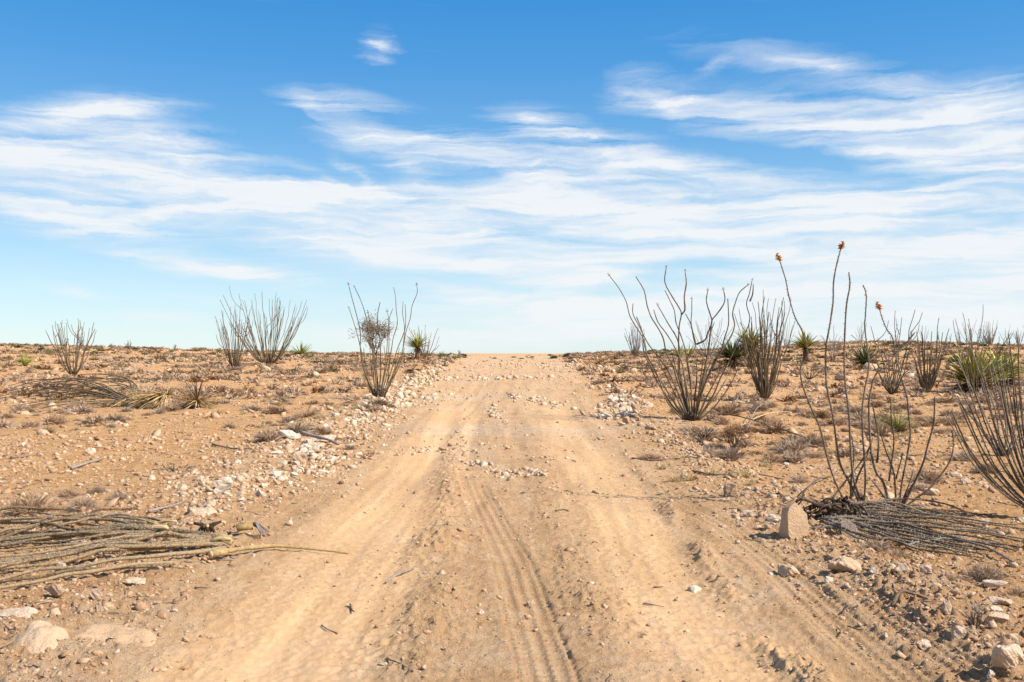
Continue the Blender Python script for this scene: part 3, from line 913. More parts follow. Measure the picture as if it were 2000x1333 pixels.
# ------------------------------------------------------------------ plants: generic pieces
def twig_dome(seed, mat, r=1, h=.55, n=190, wd=.016, kink=.25, up=.25):
    """low dome of thin twigs, unit radius"""
    rr = np.random.default_rng(seed)
    a = rr.uniform(0, 2 * np.pi, n)
    e = np.arcsin(rr.uniform(up * .2, 1, n))
    d = np.stack([np.cos(a) * np.cos(e) * r, np.sin(a) * np.cos(e) * r, np.sin(e) * h], -1)
    L = rr.uniform(.65, 1.08, n)[:, None]
    p0 = np.stack([rr.normal(0, .18, n), rr.normal(0, .18, n), np.zeros(n)], -1)
    p2 = p0 * .5 + d * L
    p1 = p0 + (p2 - p0) * .5 + rr.normal(0, kink * .2, (n, 3))
    s = np.cross(d, rr.normal(0, 1, (n, 3)))
    s /= np.linalg.norm(s, axis=1)[:, None]
    w0 = wd * rr.uniform(.7, 1.5, n)[:, None]
    # three forks from the middle of each twig
    V = [p0 - s * w0, p0 + s * w0, p1 - s * w0 * .8, p1 + s * w0 * .8, p2]
    f = [(0, 1, 3), (0, 3, 2), (2, 3, 4)]
    for q in range(2):
        tip = p1 + (p2 - p1) * rr.uniform(.6, .95, (n, 1)) + rr.normal(0, .13, (n, 3)) * np.array([1, 1, .6])
        V.append(tip)
        f.append((2, 3, 5 + q))
    V = np.stack(V, 1)
    V[..., 2] = np.maximum(V[..., 2], -.03)
    Fc = np.array(f)[None] + (np.arange(n) * V.shape[1])[:, None, None]
    return V.reshape(-1, 3), Fc.reshape(-1, 3)


def twig_mesh(name, seed, mat, **k):
    V, Fc = twig_dome(seed, mat, **k)
    return np_mesh(name, V, Fc, mat)


CUSH = [twig_mesh('cushion_shrub', 300 + k, M_cushion if k % 3 else M_cushion_g, h=random.uniform(.65, .9), n=260, wd=.020) for k in range(9)]
CUSHG = [twig_mesh('cushion_shrub', 320 + k, M_cushion_g, h=.75, n=380, wd=.010) for k in range(3)]
TUFT = [twig_mesh('grass_tuft', 340 + k, M_grass, h=1.0, n=80, wd=.012, up=1.5) for k in range(3)]


def cushion_density(X, Y):
    road, ll, lr, ra, rb, rc, bl, br = fields(X, Y)
    off = 1 - sstep(.05, .5, road + .5 * (bl + br) * (Y < 40))
    d = np.clip(perlin(X * .25, Y * .25, 70) * 2.6 + perlin(X * .8, Y * .8, 71) * 2.0 + .45, 0.02, 1)
    d = d * np.where(X < 0, sstep(15, 21, Y), sstep(11, 17, Y))
    return off * d


cand = []
area = rng.uniform(0, 1, 17500)
Yc = np.sqrt(area * (88 ** 2 - 9 ** 2) + 9 ** 2)
Xc = rng.uniform(-.68, .68, 17500) * Yc
ok = rng.random(17500) < cushion_density(Xc, Yc) * np.where(Xc > 0, 1.1, 1.0)
Xc, Yc = Xc[ok], Yc[ok]
order = np.argsort(Yc)
Xc, Yc = Xc[order], Yc[order]
inview = np.abs(Xc / Yc) < .54          # the individually built ones are those the photograph shows
first = np.zeros(len(Xc), bool)
first[np.nonzero(inview)[0][:282]] = True
order = np.argsort(~first, kind='stable')
Xc, Yc = Xc[order], Yc[order]
GN_L, GN_R = 'cushion shrubs left of the road', 'cushion shrubs right of the road'
LB_L = 'low dry brown cushion shrub on the stony flat left of the road'
LB_R = 'low dry brown cushion shrub on the stony slope right of the road'
for x, y in zip(Xc[:282], Yc[:282]):
    s = .10 + .26 * random.random() ** 1.8
    o = obj('cushion_shrub', random.choice(CUSH), None, (x, y, gz(x, y) - .01), (0, 0, random.uniform(0, 6.28)), (s * random.uniform(.8, 1.5), s * random.uniform(.8, 1.3), s * random.uniform(.8, 1.1)))
    near_ = y < (24 if x < 0 else 18)
    lab_, grp_ = (LB_L, GN_L) if x < 0 else (LB_R, GN_R)
    if near_:
        lab_, grp_ = lab_.replace('low dry brown cushion shrub', 'low dry cushion shrub nearer the camera'), 'nearer ' + grp_
    tag(o, lab_, 'shrub', grp_)
mb = MB()
domes = [twig_dome(360 + k, None, n=46, wd=.05, h=.85) for k in range(8)]
for x, y in zip(Xc[282:], Yc[282:]):
    V, Fc = random.choice(domes)
    s = .12 + .26 * random.random() ** 1.6
    a = random.uniform(0, 6.28)
    rot = np.array([[math.cos(a), -math.sin(a), 0], [math.sin(a), math.cos(a), 0], [0, 0, 1]])
    mb.add(V @ rot.T * np.array([s * 1.25, s, s * .85]) + np.array([x, y, gz(x, y) - .01]), Fc, random.choice((0, 0, 1, 1, 2, 3) if y > 42 else (0, 0, 0, 1, 1, 2)))
tag(obj('distant_scrub', mb.mesh('distant_scrub', [M_cushion, M_cushion_g, M_rust, M_farbush])), 'mass of dry brown cushion scrub covering the far slope', 'scrub', None, 'stuff')

for (px, py, wp, lab) in [
        (232, 978, 52, 'round grey cushion shrub on the dirt above the left heap'),
        (190, 966, 42, 'second grey cushion shrub left of the round grey one'),
        (135, 972, 48, 'sparse brown shrub, leftmost of three above the left heap'),
        (60, 1004, 110, 'wide straw brown tangle of dry growth behind the left heap'),
        (160, 1000, 70, 'thin grey dry growth between two grey cushions and the left heap'),
        (1712, 1078, 70, 'grey twiggy bush in front of the right heap beside the fin of stone'),
        (1755, 1092, 60, 'taller dry twig bush right of the stone fin'),
        (1850, 1138, 60, 'upright dry twig clump left of the pale oval slab'),
        (1925, 1138, 90, 'broad grey twig bush behind the pale oval slab'),
        (1990, 1165, 60, 'brown twig bush at the right edge beside the pale slab'),
        (1880, 900, 70, 'grey brown shrub left of the dark based spiny ocotillo'),
        (1810, 945, 80, 'brown dry shrub behind the stones right of the stump'),
        (1590, 895, 50, 'small dry shrub behind the leftmost tall spiny stem'),
        (1560, 945, 50, 'dry shrub beside the dark lichen grey stone'),
        (1925, 925, 60, 'thin dry shrub in front of the right edge ocotillo'),
        (1505, 905, 55, 'low dry shrub between the two thin sticks on the right'),
        (1270, 1130 - 230, 60, 'faint low shrub at the right road edge'),
]:
    b = at(px, py)
    s = wp * b.y / F * .55
    mesh = twig_mesh('twig_bush', 400 + px, M_cushion_g if 'grey' in lab else M_cushion, n=420, wd=.010, h=.85, kink=.5)
    o = obj('cushion_shrub', mesh, None, b - Vector((0, 0, .01)), (0, 0, random.random() * 6), (s, s, s * (.95 if py > 900 else .7)))
    tag(o, lab, 'shrub')
for _ in range(90):
    x, y = random.choice([(random.uniform(430, 700), random.uniform(760, 850)), (random.uniform(0, 500), random.uniform(760, 850)), (random.uniform(1560, 1990), random.uniform(780, 900)), (random.uniform(1250, 1500), random.uniform(780, 960))])
    b = at(x, y)
    s = random.uniform(.10, .2)
    o = obj('grass_tuft', random.choice(TUFT), None, b, (0, 0, random.random() * 6), (s, s, s * .8))
    tag(o, 'small straw coloured grass tuft among the cushion shrubs', 'grass', 'straw grass tufts among the shrubs')

# fallen twigs and bits of bark: uncountable
mb = MB()
X, Y = scatter_xy(3200, 4.2, 30)
dn = fields(X, Y)
keepm = rng.random(len(X)) < np.clip((1 - dn[0]) * .8 + .01 + .5 * (dn[6] + dn[7]), 0, 1)
for x, y in zip(X[keepm], Y[keepm]):
    L = random.uniform(.012, .055) * (1 + y * .05) * (2.2 if random.random() < .06 else 1)
    a = random.gauss(0, 1.4)
    d = Vector((math.cos(a), math.sin(a), 0)) * L
    p = Vector((x, y, 0))
    pts = [p - d, p + Vector((-d.y, d.x, 0)) * random.uniform(-.2, .2), p + d]
    for q in pts:
        q.z = gz(q.x, q.y) + .008
    tube(mb, pts, .0035 + .0003 * y, .002 + .0002 * y, 3, random.choice([0, 0, 1]))
tag(obj('twig_litter', mb.mesh('twig_litter', [M_wood, M_greywood])), 'dark broken twigs littering the ground beside the track', 'twigs', None, 'stuff')


# ------------------------------------------------------------------ ocotillo
def stem_obj(root, pts, r0, r1, mats, thorn=0.0, tl=.012, name='stem', sides=5, seed=0, knob=.12, per=3, space=.02):
    """pts in world space; one stem with its thorns as a part of root"""
    rr = random.Random(seed)
    base = root.location if root is not None else Vector((0, 0, 0))
    if root is None:
        base = Vector(pts[0])
    P_ = catmull([Vector(p) - base for p in pts], per)
    mb = MB()
    info = tube(mb, P_, r0, r1, sides, 0, knob, rr)
    if thorn:
        thorns(mb, *info, space, tl, thorn, 1, rr)
    me = mb.mesh(name, mats, True)
    o = obj(name, me, root)
    if root is None:
        o.location = base
    return o


def flower_mesh(name, seed, mat, L, n=26):
    rr = random.Random(seed)
    mb = MB()
    for k in range(n):
        t = rr.random()
        a = rr.random() * 6.28
        c = Vector((0, 0, t * L))
        d = Vector((math.cos(a), math.sin(a), rr.uniform(-.2, .9))).normalized() * L * rr.uniform(.35, .6) * (1.1 - .6 * t)
        tube(mb, [c, c + d * .5, c + d], L * .06, L * .035, 3, 0)
    return mb.mesh(name, [mat])


FL = [flower_mesh('flower', 50 + k, M_flower, 1.0, 60) for k in range(2)]
SEEDS = [flower_mesh('seed_head', 60 + k, M_seed, 1.0, 12) for k in range(2)]


def tip_head(root, p, d, size, flower=False, stem=None):
    q = Vector(d).to_track_quat('Z', 'Y').to_euler()
    return obj('flower' if flower else 'seed_head', random.choice(FL if flower else SEEDS), stem or root, Vector(p) - root.location, q, (size,) * 3)


def root_clump(root, r, h, seed=0, mat=None, n=9):
    rr = random.Random(seed)
    mb = MB()
    for k in range(n):
        a = rr.random() * 6.28
        d = Vector((math.cos(a) * r, math.sin(a) * r, 0)) * rr.uniform(.3, 1)
        tube(mb, [d * .3 + Vector((0, 0, -.04)), d * .6 + Vector((0, 0, h * .4)), d + Vector((0, 0, h * rr.uniform(.7, 1.2)))], r * .30, r * .14, 6, 0, .25, rr)
    return obj('root_crown', mb.mesh('root_crown', [mat or M_root], True), root)


def ocotillo(label, px, py, top, spread, n, seed, name='ocotillo', lean=0.0, mats=None, rad=.013, shape=.55, wig=.03, heads=.35, joined=False,
             low=.55, thorn=0, branch=.2, group=None, crown=True, cat='ocotillo', Ydist=None):
    """a vase of tall wands standing at photo pixel (px, py); top = y of its tips, spread = half width in pixels"""
    rr = random.Random(seed)
    b = at(px, py) if Ydist is None else None
    if b is None:
        p0 = pt(px, py, Ydist)
        b = Vector((p0.x, p0.y, gz(p0.x, p0.y)))
    sc = b.y / F
    H, S = (py - top) * sc, spread * sc
    root = thing(name, label, cat, b, group)
    mats = mats or [M_stem, M_thorn]
    mbj = MB() if joined else None
    for i in range(n):
        a = (i + rr.uniform(-.4, .4)) / n * 6.283 * 2.0
        edge = math.sqrt((i + .5) / n)
        rad_out = S * edge * rr.uniform(.8, 1.05)
        hh = H * rr.uniform(low, 1.0) * (1 - .12 * edge)
        m_ = 9
        pts = []
        wx, wy = 0.0, 0.0
        for k in range(m_):
            t = k / (m_ - 1)
            prof = shape * t ** .62 + (1 - shape) * t ** 1.7
            wx += rr.gauss(0, wig * H * .35) * (k > 1)
            wy += rr.gauss(0, wig * H * .35) * (k > 1)
            r = .05 * S + rad_out * prof
            pts.append(b + Vector((math.cos(a) * r + wx + lean * H * t, math.sin(a) * r + wy, hh * t ** .93)))
        q0 = rad * rr.uniform(.85, 1.2)
        if joined:
            tube(mbj, [p - b for p in pts], q0, q0 * .5, 3, 0)
        else:
            so = stem_obj(root, pts, q0, q0 * .5, mats, thorn, .011, seed=seed * 100 + i, per=2, sides=5)
            if rr.random() < heads:
                tip_head(root, pts[-1], (pts[-1] - pts[-2]), max(.045, 3.2 * sc) * rr.uniform(.8, 1.2), stem=so)
            if rr.random() < branch:
                k = rr.randint(3, 6)
                a2 = rr.random() * 6.283
                L = hh * rr.uniform(.2, .4)
                d = Vector((math.cos(a2) * .35, math.sin(a2) * .35, 1)) * L
                o_ = Vector((math.cos(a2), math.sin(a2), 0)) * L * .25
                stem_obj(root, [pts[k], pts[k] + d * .3 + o_, pts[k] + d * .65 + o_ * 1.2, pts[k] + d + o_], q0 * .7, q0 * .4, mats, thorn, .011, seed=seed * 100 + 60 + i, per=2, sides=4)
    if joined:
        o = obj('stems', mbj.mesh('stems', [mats[0]], True), root)
    elif crown:
        root_clump(root, max(.05 * S, .07), .10 * H * .5 + .04, seed)
    return root


def traced(label, base, curves, dist_jit=.22, rad=.013, mats=None, thorn=0, tl=.012, extra=0, seed=1, name='ocotillo', flowers=(), heads=(), sides=5, depth_seed=None, crown=True, space=.02, crown_mat=None):
    """ocotillo whose stems follow the curves seen in the photograph (each tip first), fanned out in depth"""
    rr = random.Random(seed)
    b = at(*base)
    sc = b.y / F
    root = thing(name, label, 'ocotillo', b)
    mats = mats or [M_stem, M_thorn]
    for i, cv in enumerate(curves):
        tip_first = list(cv)[::-1]
        H = (base[1] - tip_first[-1][1]) * sc
        dy = rr.uniform(-1, 1) * dist_jit * H
        m_ = len(tip_first)
        pts = []
        y0 = tip_first[0][1]
        s0 = (base[1] - y0) / max(base[1] - tip_first[-1][1], 1)   # where along the height it starts
        for k, (x, y) in enumerate(tip_first):
            t = (base[1] - y) / max(base[1] - tip_first[-1][1], 1)
            p = pt(x, y, b.y + dy * max(t, 0) + .02 * rr.uniform(-1, 1) * (k > 0))
            if k == 0 and y > base[1] - 12:
                p.z = b.z - .02
            pts.append(p)
        q = rad * rr.uniform(.85, 1.15) * (1 if H * 1.0 > .6 else .85)
        so = stem_obj(root, pts, q, q * .5, mats, thorn, tl, seed=seed * 77 + i, sides=sides, space=space)
        if i in flowers:
            tip_head(root, pts[-1], pts[-1] - pts[-2], 15 * sc, True, so)
        elif i in heads:
            tip_head(root, pts[-1], pts[-1] - pts[-2], 7 * sc, False, so)
    if crown:
        root_clump(root, 11 * sc * (1 + .5 * (len(curves) > 12)), 14 * sc, seed, crown_mat)
    return root


def crop(ox, oy, s, cvs):
    return [[(ox + x / s, oy + y / s) for x, y in c] for c in cvs]


C4 = crop(400, 540, 4, [
    [(1125, 75), (1150, 170), (1180, 280), (1215, 430), (1215, 560), (1230, 680), (1270, 810), (1310, 920), (1330, 960)],
    [(1175, 95), (1215, 180), (1250, 280), (1275, 390), (1290, 500), (1320, 620), (1330, 740), (1340, 860), (1345, 958)],
    [(1130, 260), (1160, 350), (1190, 450), (1225, 600), (1240, 720), (1290, 850), (1325, 955)],
    [(1370, 200), (1350, 300), (1355, 400), (1370, 520), (1375, 680), (1370, 820), (1355, 958)],
    [(1475, 85), (1490, 160), (1495, 260), (1505, 370), (1475, 470), (1460, 560), (1440, 680), (1410, 820), (1375, 958)],
    [(1655, 70), (1660, 130), (1620, 230), (1605, 330), (1570, 440), (1550, 560), (1520, 660), (1470, 790), (1410, 900), (1385, 958)],
    [(1550, 195), (1545, 290), (1560, 390), (1555, 500), (1540, 600), (1500, 700), (1440, 830), (1390, 955)],
    [(1425, 280), (1440, 350), (1430, 470), (1420, 600), (1400, 760), (1365, 955)],
    [(1470, 250), (1440, 340), (1440, 450), (1435, 600), (1400, 800), (1360, 955)],
    [(1565, 220), (1570, 330), (1560, 430), (1500, 580), (1470, 700), (1400, 900), (1375, 958)],
    [(1275, 290), (1290, 350), (1300, 470), (1310, 600), (1320, 800), (1340, 955)],
    [(1240, 560), (1260, 700), (1300, 850), (1335, 955)],
    [(1290, 560), (1300, 700), (1325, 850), (1345, 955)],
    [(1350, 560), (1340, 700), (1350, 850), (1350, 955)],
    [(1400, 540), (1410, 680), (1390, 830), (1360, 955)],
    [(1450, 600), (1440, 720), (1420, 850), (1375, 955)],
    [(1520, 560), (1490, 700), (1440, 850), (1385, 955)],
    [(1560, 560), (1520, 700), (1460, 820), (1400, 940)],
    [(1310, 540), (1330, 650), (1350, 800), (1355, 955)],
    [(1250, 640), (1280, 780), (1320, 900), (1340, 955)],
])
traced('big ocotillo standing on the left roadside in front of the grey bush', (737, 779), C4, heads=(0, 1, 2, 5, 7, 10), rad=.017, seed=4)
C7 = crop(1150, 500, 3.702, [
    [(150, 145), (215, 230), (270, 330), (295, 430), (340, 510), (390, 590), (410, 680), (440, 760), (500, 870), (530, 960), (570, 1060), (640, 1140), (700, 1190)],
    [(320, 345), (320, 420), (370, 520), (420, 620), (470, 690), (540, 780), (600, 880), (640, 980), (680, 1080), (730, 1185)],
    [(340, 150), (400, 250), (420, 350), (450, 440), (500, 520), (540, 600), (560, 700), (610, 800), (640, 900), (680, 1020), (720, 1185)],
    [(470, 390), (500, 480), (560, 560), (610, 640), (650, 720), (680, 800), (700, 950), (730, 1185)],
    [(500, 360), (540, 430), (580, 500), (640, 600), (660, 700), (655, 830), (680, 950), (720, 1185)],
    [(560, 90), (550, 190), (600, 290), (650, 370), (670, 420), (655, 500), (650, 600), (650, 720), (650, 850), (680, 1000), (730, 1185)],
    [(550, 250), (590, 330), (620, 400), (630, 480), (660, 560), (690, 650), (710, 740), (730, 850), (740, 950), (750, 1185)],
    [(975, 250), (985, 310), (970, 360), (920, 430), (890, 470), (880, 560), (870, 650), (850, 760), (830, 860), (800, 980), (760, 1185)],
    [(1145, 215), (1090, 265), (1060, 340), (1040, 420), (1055, 500), (1030, 580), (980, 660), (920, 740), (870, 850), (830, 960), (790, 1080), (770, 1185)],
    [(1180, 185), (1160, 280), (1140, 350), (1165, 450), (1140, 540), (1090, 610), (1050, 690), (1000, 790), (950, 890), (900, 1010), (840, 1100), (780, 1190)],
    [(1005, 310), (1010, 400), (1010, 500), (980, 600), (960, 680), (900, 800), (850, 900), (810, 1020), (770, 1185)],
    [(1090, 790), (1040, 900), (980, 1000), (900, 1100), (820, 1170), (790, 1190)],
    [(910, 480), (880, 560), (860, 700), (840, 850), (800, 1000), (770, 1185)],
    [(400, 600), (430, 750), (480, 880), (540, 980), (600, 1080), (700, 1185)],
    [(345, 440), (390, 560), (395, 680), (450, 800), (520, 900), (580, 1000), (650, 1110), (710, 1188)],
    [(745, 320), (745, 400), (740, 480), (755, 560), (775, 640), (750, 690), (715, 740), (720, 830), (740, 960), (750, 1185)],
    [(480, 700), (540, 830), (600, 950), (660, 1080), (720, 1185)], [(560, 800), (620, 930), (670, 1050), (730, 1185)],
    [(600, 700), (640, 850), (690, 1000), (740, 1185)], [(900, 720), (850, 850), (810, 1000), (765, 1185)],
    [(960, 820), (900, 930), (840, 1050), (780, 1185)], [(780, 760), (780, 900), (765, 1040), (755, 1185)],
    [(830, 720), (810, 880), (790, 1020), (760, 1185)], [(700, 900), (720, 1020), (745, 1185)],
    [(1000, 880), (930, 1000), (850, 1100), (790, 1185)],
    # side branches
    [(697, 120), (705, 200), (690, 300), (695, 390), (670, 425)],
    [(860, 255), (850, 330), (880, 430), (890, 480), (860, 560), (840, 610), (780, 640)],
    [(700, 420), (740, 500), (760, 600), (775, 640)],
    [(1190, 205), (1185, 280), (1165, 330)],
])
traced('widest ocotillo with many bare forked wands right of the road', (1351, 822), C7, heads=(0, 4, 5, 7, 8, 9, 15, 25, 26), rad=.020, seed=7)
MN = [M_stem_near, M_thorn]
C9 = [
    [(1523, 510), (1534, 545), (1541, 580), (1552, 618), (1566, 645), (1575, 672), (1577, 695), (1564, 716), (1565, 742), (1574, 772), (1590, 810), (1603, 841), (1616, 895), (1632, 944), (1651, 978), (1668, 988)],
    [(1642, 487), (1634, 518), (1628, 552), (1627, 592), (1619, 645), (1613, 680), (1613, 730), (1616, 762), (1627, 814), (1634, 868), (1640, 905), (1654, 933), (1668, 960), (1682, 985)],
    [(1658, 532), (1660, 558), (1654, 592), (1651, 630), (1649, 690), (1650, 740), (1655, 782), (1659, 820), (1661, 870), (1666, 930), (1676, 965), (1684, 986)],
    [(1686, 557), (1692, 578), (1690, 620), (1689, 640), (1695, 690), (1697, 720), (1690, 755), (1685, 790), (1684, 830), (1687, 880), (1690, 930), (1688, 984)],
    [(1663, 850), (1668, 890), (1662, 940), (1662, 975)],
    [(1700, 870), (1680, 905), (1660, 930), (1640, 955), (1625, 975)],
    [(1705, 855), (1690, 900), (1676, 930), (1660, 975)],
]
traced('tall spiny ocotillo with two orange flower heads above the right heap', (1684, 988), C9, rad=.0118, mats=MN, thorn=.004, tl=.02, flowers=(0, 1), seed=9, dist_jit=.12, sides=6, space=.017)
C9b = [
    [(1787, 650), (1772, 668), (1750, 692), (1730, 715), (1715, 726), (1705, 745), (1698, 780), (1697, 800), (1699, 850), (1703, 893), (1712, 925), (1726, 945), (1738, 985)],
    [(1718, 605), (1724, 625), (1733, 645), (1744, 662), (1749, 695), (1756, 720), (1764, 750), (1772, 780), (1775, 815), (1778, 850), (1770, 900), (1762, 940), (1756, 985)],
    [(1700, 768), (1706, 800), (1714, 840), (1716, 870), (1713, 905)],
    [(1826, 775), (1825, 800), (1823, 830), (1812, 870), (1803, 905), (1785, 945), (1762, 985)],
    [(1860, 840), (1862, 870), (1856, 900), (1836, 930), (1815, 955), (1790, 973), (1765, 988)],
    [(1740, 780), (1741, 820), (1746, 860), (1742, 900), (1736, 940)],
    [(1718, 840), (1730, 880), (1742, 910), (1748, 940), (1750, 985)],
    [(1763, 885), (1757, 910), (1750, 935)],
    [(1702, 938), (1715, 955), (1730, 975), (1742, 988)],
    [(1784, 918), (1776, 945), (1766, 970), (1758, 988)],
    [(1806, 912), (1795, 930), (1775, 958), (1760, 988)],
]
traced('spiny ocotillo with red brown stump, low curved branches and one flower', (1750, 990), C9b, rad=.011, mats=MN, thorn=.004, tl=.02, flowers=(1,), seed=10, dist_jit=.15, sides=6, space=.013, crown_mat=M_wood)
C10 = [
    [(1832, 654), (1840, 692), (1861, 730), (1888, 784), (1905, 820), (1935, 870), (1955, 893)],
    [(1888, 661), (1901, 692), (1912, 725), (1928, 760), (1942, 795), (1949, 830), (1958, 892)],
    [(1898, 676), (1920, 703), (1939, 738), (1955, 779), (1965, 830), (1962, 892)],
    [(1839, 744), (1866, 779), (1901, 820), (1930, 858), (1955, 893)],
    [(1974, 762), (1982, 792), (1985, 820), (1978, 860), (1965, 892)],
    [(1998, 740), (1992, 780), (1988, 815), (1980, 850), (1965, 892)],
    [(1870, 700), (1890, 745), (1915, 790), (1935, 840), (1955, 892)],
    [(1855, 760), (1885, 800), (1918, 840), (1950, 885)],
    [(1915, 740), (1930, 790), (1945, 840), (1958, 890)],
    [(2015, 745), (2005, 800), (1990, 850), (1968, 892)],
    [(1935, 700), (1950, 750), (1960, 800), (1965, 850), (1960, 892)],
    [(1880, 780), (1910, 825), (1935, 860), (1955, 892)],
    [(1960, 760), (1965, 800), (1968, 850), (1960, 892)],
    [(2030, 790), (2010, 840), (1985, 870), (1966, 892)],
    [(1900, 760), (1922, 810), (1945, 860), (1957, 892)],
]
traced('spiny ocotillo with dark shaded base at the right side behind the edge plant', (1960, 893), C10, rad=.011, mats=[M_stem_grey, M_thorn], thorn=.003, tl=.017, seed=12, dist_jit=.2, space=.016)
C11 = []
rr = random.Random(5)
for k in range(25):
    u = k / 24
    tip = (1842 + 175 * u + rr.uniform(-10, 10), 795 - 150 * u + rr.uniform(-30, 30))
    bs = (2040 + rr.uniform(-6, 6), 1012)
    cv = []
    for j in range(8):
        t = j / 7
        bow = math.sin(t * math.pi) * (16 + 16 * (1 - u))
        cv.append((tip[0] + (bs[0] - tip[0]) * t - bow * .55 + rr.uniform(-2, 2), tip[1] + (bs[1] - tip[1]) * t + bow * .75 + rr.uniform(-2, 2)))
    C11.append(cv)
traced('spiny ocotillo leaning in from the right edge of the picture', (2040, 1014), C11, rad=.0105, mats=MN, thorn=.003, tl=.017, seed=13, dist_jit=.15, space=.015)

ocotillo('vase shaped ocotillo standing alone at far left', 143, 735, 614, 50, 24, 21, shape=1.0, wig=.028, rad=.020, low=.72, heads=.3)
ocotillo('narrow ocotillo just left of the broadest left clump', 458, 721, 588, 40, 32, 22, shape=1.0, wig=.02, rad=.018, low=.6, heads=.35, branch=.1)
ocotillo('broadest ocotillo clump on the left with fanned grey wands', 524, 714, 562, 92, 58, 23, shape=1.0, wig=.022, rad=.018, low=.55, heads=.3, branch=.15)
ocotillo('dense upright ocotillo behind the widest one right of the road', 1494, 784, 556, 56, 42, 24, shape=.85, wig=.026, rad=.017, low=.5, heads=.3, branch=.25)
ocotillo('loose ocotillo behind the spiny stems, left of the dense dark one', 1742, 771, 590, 62, 18, 25, shape=.8, wig=.04, rad=.016, low=.35, heads=.2, branch=.3)
ocotillo('dense dark ocotillo left of the big green yucca', 1812, 768, 600, 36, 32, 26, shape=.9, wig=.02, rad=.017, low=.3, heads=.1, branch=.1)
ocotillo('ocotillo rising behind the big green yucca', 1905, 772, 588, 62, 12, 27, shape=.7, wig=.03, rad=.016, low=.6, branch=.3, crown=False)
ocotillo('thin ocotillo beyond the leafy yucca left of the road', 832, 700, 632, 38, 15, 28, shape=.8, wig=.05, rad=.024, low=.4)
ocotillo('far pale ocotillo on the crest just right of the road', 1240, 697, 628, 22, 24, 29, shape=.8, wig=.02, rad=.024, low=.6, mats=[M_stem_grey, M_thorn])
ocotillo('far ocotillo seen between the widest one and the dark yucca', 1385, 700, 612, 50, 20, 30, shape=.8, wig=.03, rad=.022, low=.4, mats=[M_stem_grey, M_thorn])
ocotillo('small low spreading ocotillo under the trunked yucca', 1580, 742, 700, 30, 15, 31, shape=.9, wig=.03, rad=.014, low=.4, heads=0)
ocotillo('sparse far ocotillo right of the trunked yucca', 1628, 703, 628, 26, 12, 32, shape=.7, wig=.04, rad=.020, low=.5, mats=[M_stem_grey, M_thorn])
ocotillo('low sprawling ocotillo at the left edge beside the small yucca', 12, 722, 690, 24, 9, 33, shape=.9, wig=.03, rad=.016, low=.5, heads=0)
# far silhouettes on the crest
rr = random.Random(77)
for (x0, x1, n) in ((1640, 1990, 9), (1430, 1560, 3), (20, 420, 6), (690, 900, 3), (1880, 1995, 3)):
    for _ in range(n):
        px = rr.uniform(x0, x1)
        cy_ = float(np.interp(px, _cx, _cy))
        hpx = rr.uniform(25, 62) if x0 >= 1400 else rr.uniform(10, 22)
        ocotillo('thin far ocotillo against the sky on the ' + ('right' if px > 1400 else 'left') + ' part of the crest', px, cy_ + 4, cy_ - hpx, hpx * .35, rr.randint(7, 11), rr.randint(100, 999), joined=True, rad=.024,
                 shape=.7, wig=.04, low=.5, mats=[M_stem_grey], group='far ocotillos along the ' + ('right crest' if px > 1400 else 'left crest'), Ydist=78)
# small dark bushes and yuccas along the crest
def bush_mesh(seed, mat, n=160, wd=.05, r=1, h=.8):
    return twig_mesh('far_bush', seed, mat, n=n, wd=wd, h=h)


FAR = [bush_mesh(500 + k, M_farbush) for k in range(4)]
for _ in range(230):
    px = rr.uniform(-40, 2040) if rr.random() < .4 else rr.uniform(1000, 1500) if rr.random() < .3 else rr.uniform(1400, 2020)
    Yd = rr.uniform(66, 90) if px < 1400 else rr.uniform(48, 90)
    tx, _z = ray(px, 690)
    x = tx * Yd
    s = rr.uniform(.12, .34) * (.7 if abs(px - 1000) < 60 else 1.25)
    o = obj('far_bush', rr.choice(FAR), None, (x, Yd, gz(x, Yd) - .03), (0, 0, rr.random() * 6), (s * 1.2, s, s * rr.uniform(.7, 1.1)))
    side_ = 'left of the road' if px < 850 else ('where the road meets the sky' if px < 1150 else ('right of the road' if px < 1450 else 'at far right behind the ocotillos'))
    tag(o, 'small dark olive bush on the distant crest ' + side_, 'bush', 'crest bushes ' + side_)


# ------------------------------------------------------------------ yuccas
def leaf_mesh(seed, mat, droop=.12, wd=.035):
    rr = random.Random(seed)
    n = 5
    V, Fc = [], []
    for k in range(n + 1):
        t = k / n
        wv_ = wd * (1 - t) ** .7 * (1 if k else .7)
        z = -droop * t * t
        V += [(t, -wv_, z + wv_ * .45), (t, 0, z), (t, wv_, z + wv_ * .45)]
        if k:
            a = 3 * (k - 1)
            b_ = 3 * k
            Fc += [(a, a + 1, b_ + 1), (a, b_ + 1, b_), (a + 1, a + 2, b_ + 2), (a + 1, b_ + 2, b_ + 1)]
    return np_mesh('leaf', np.array(V), np.array(Fc), mat)


LEAVES = {m_.name: [leaf_mesh(k, m_, d) for k, d in enumerate((.02, .1, .22))] for m_ in (M_leaf, M_leaf_dk, M_deadleaf, M_yellow)}
LEAVES['narrow'] = [leaf_mesh(9, M_sotol, d, .012) for d in (.1, .3, .5)]


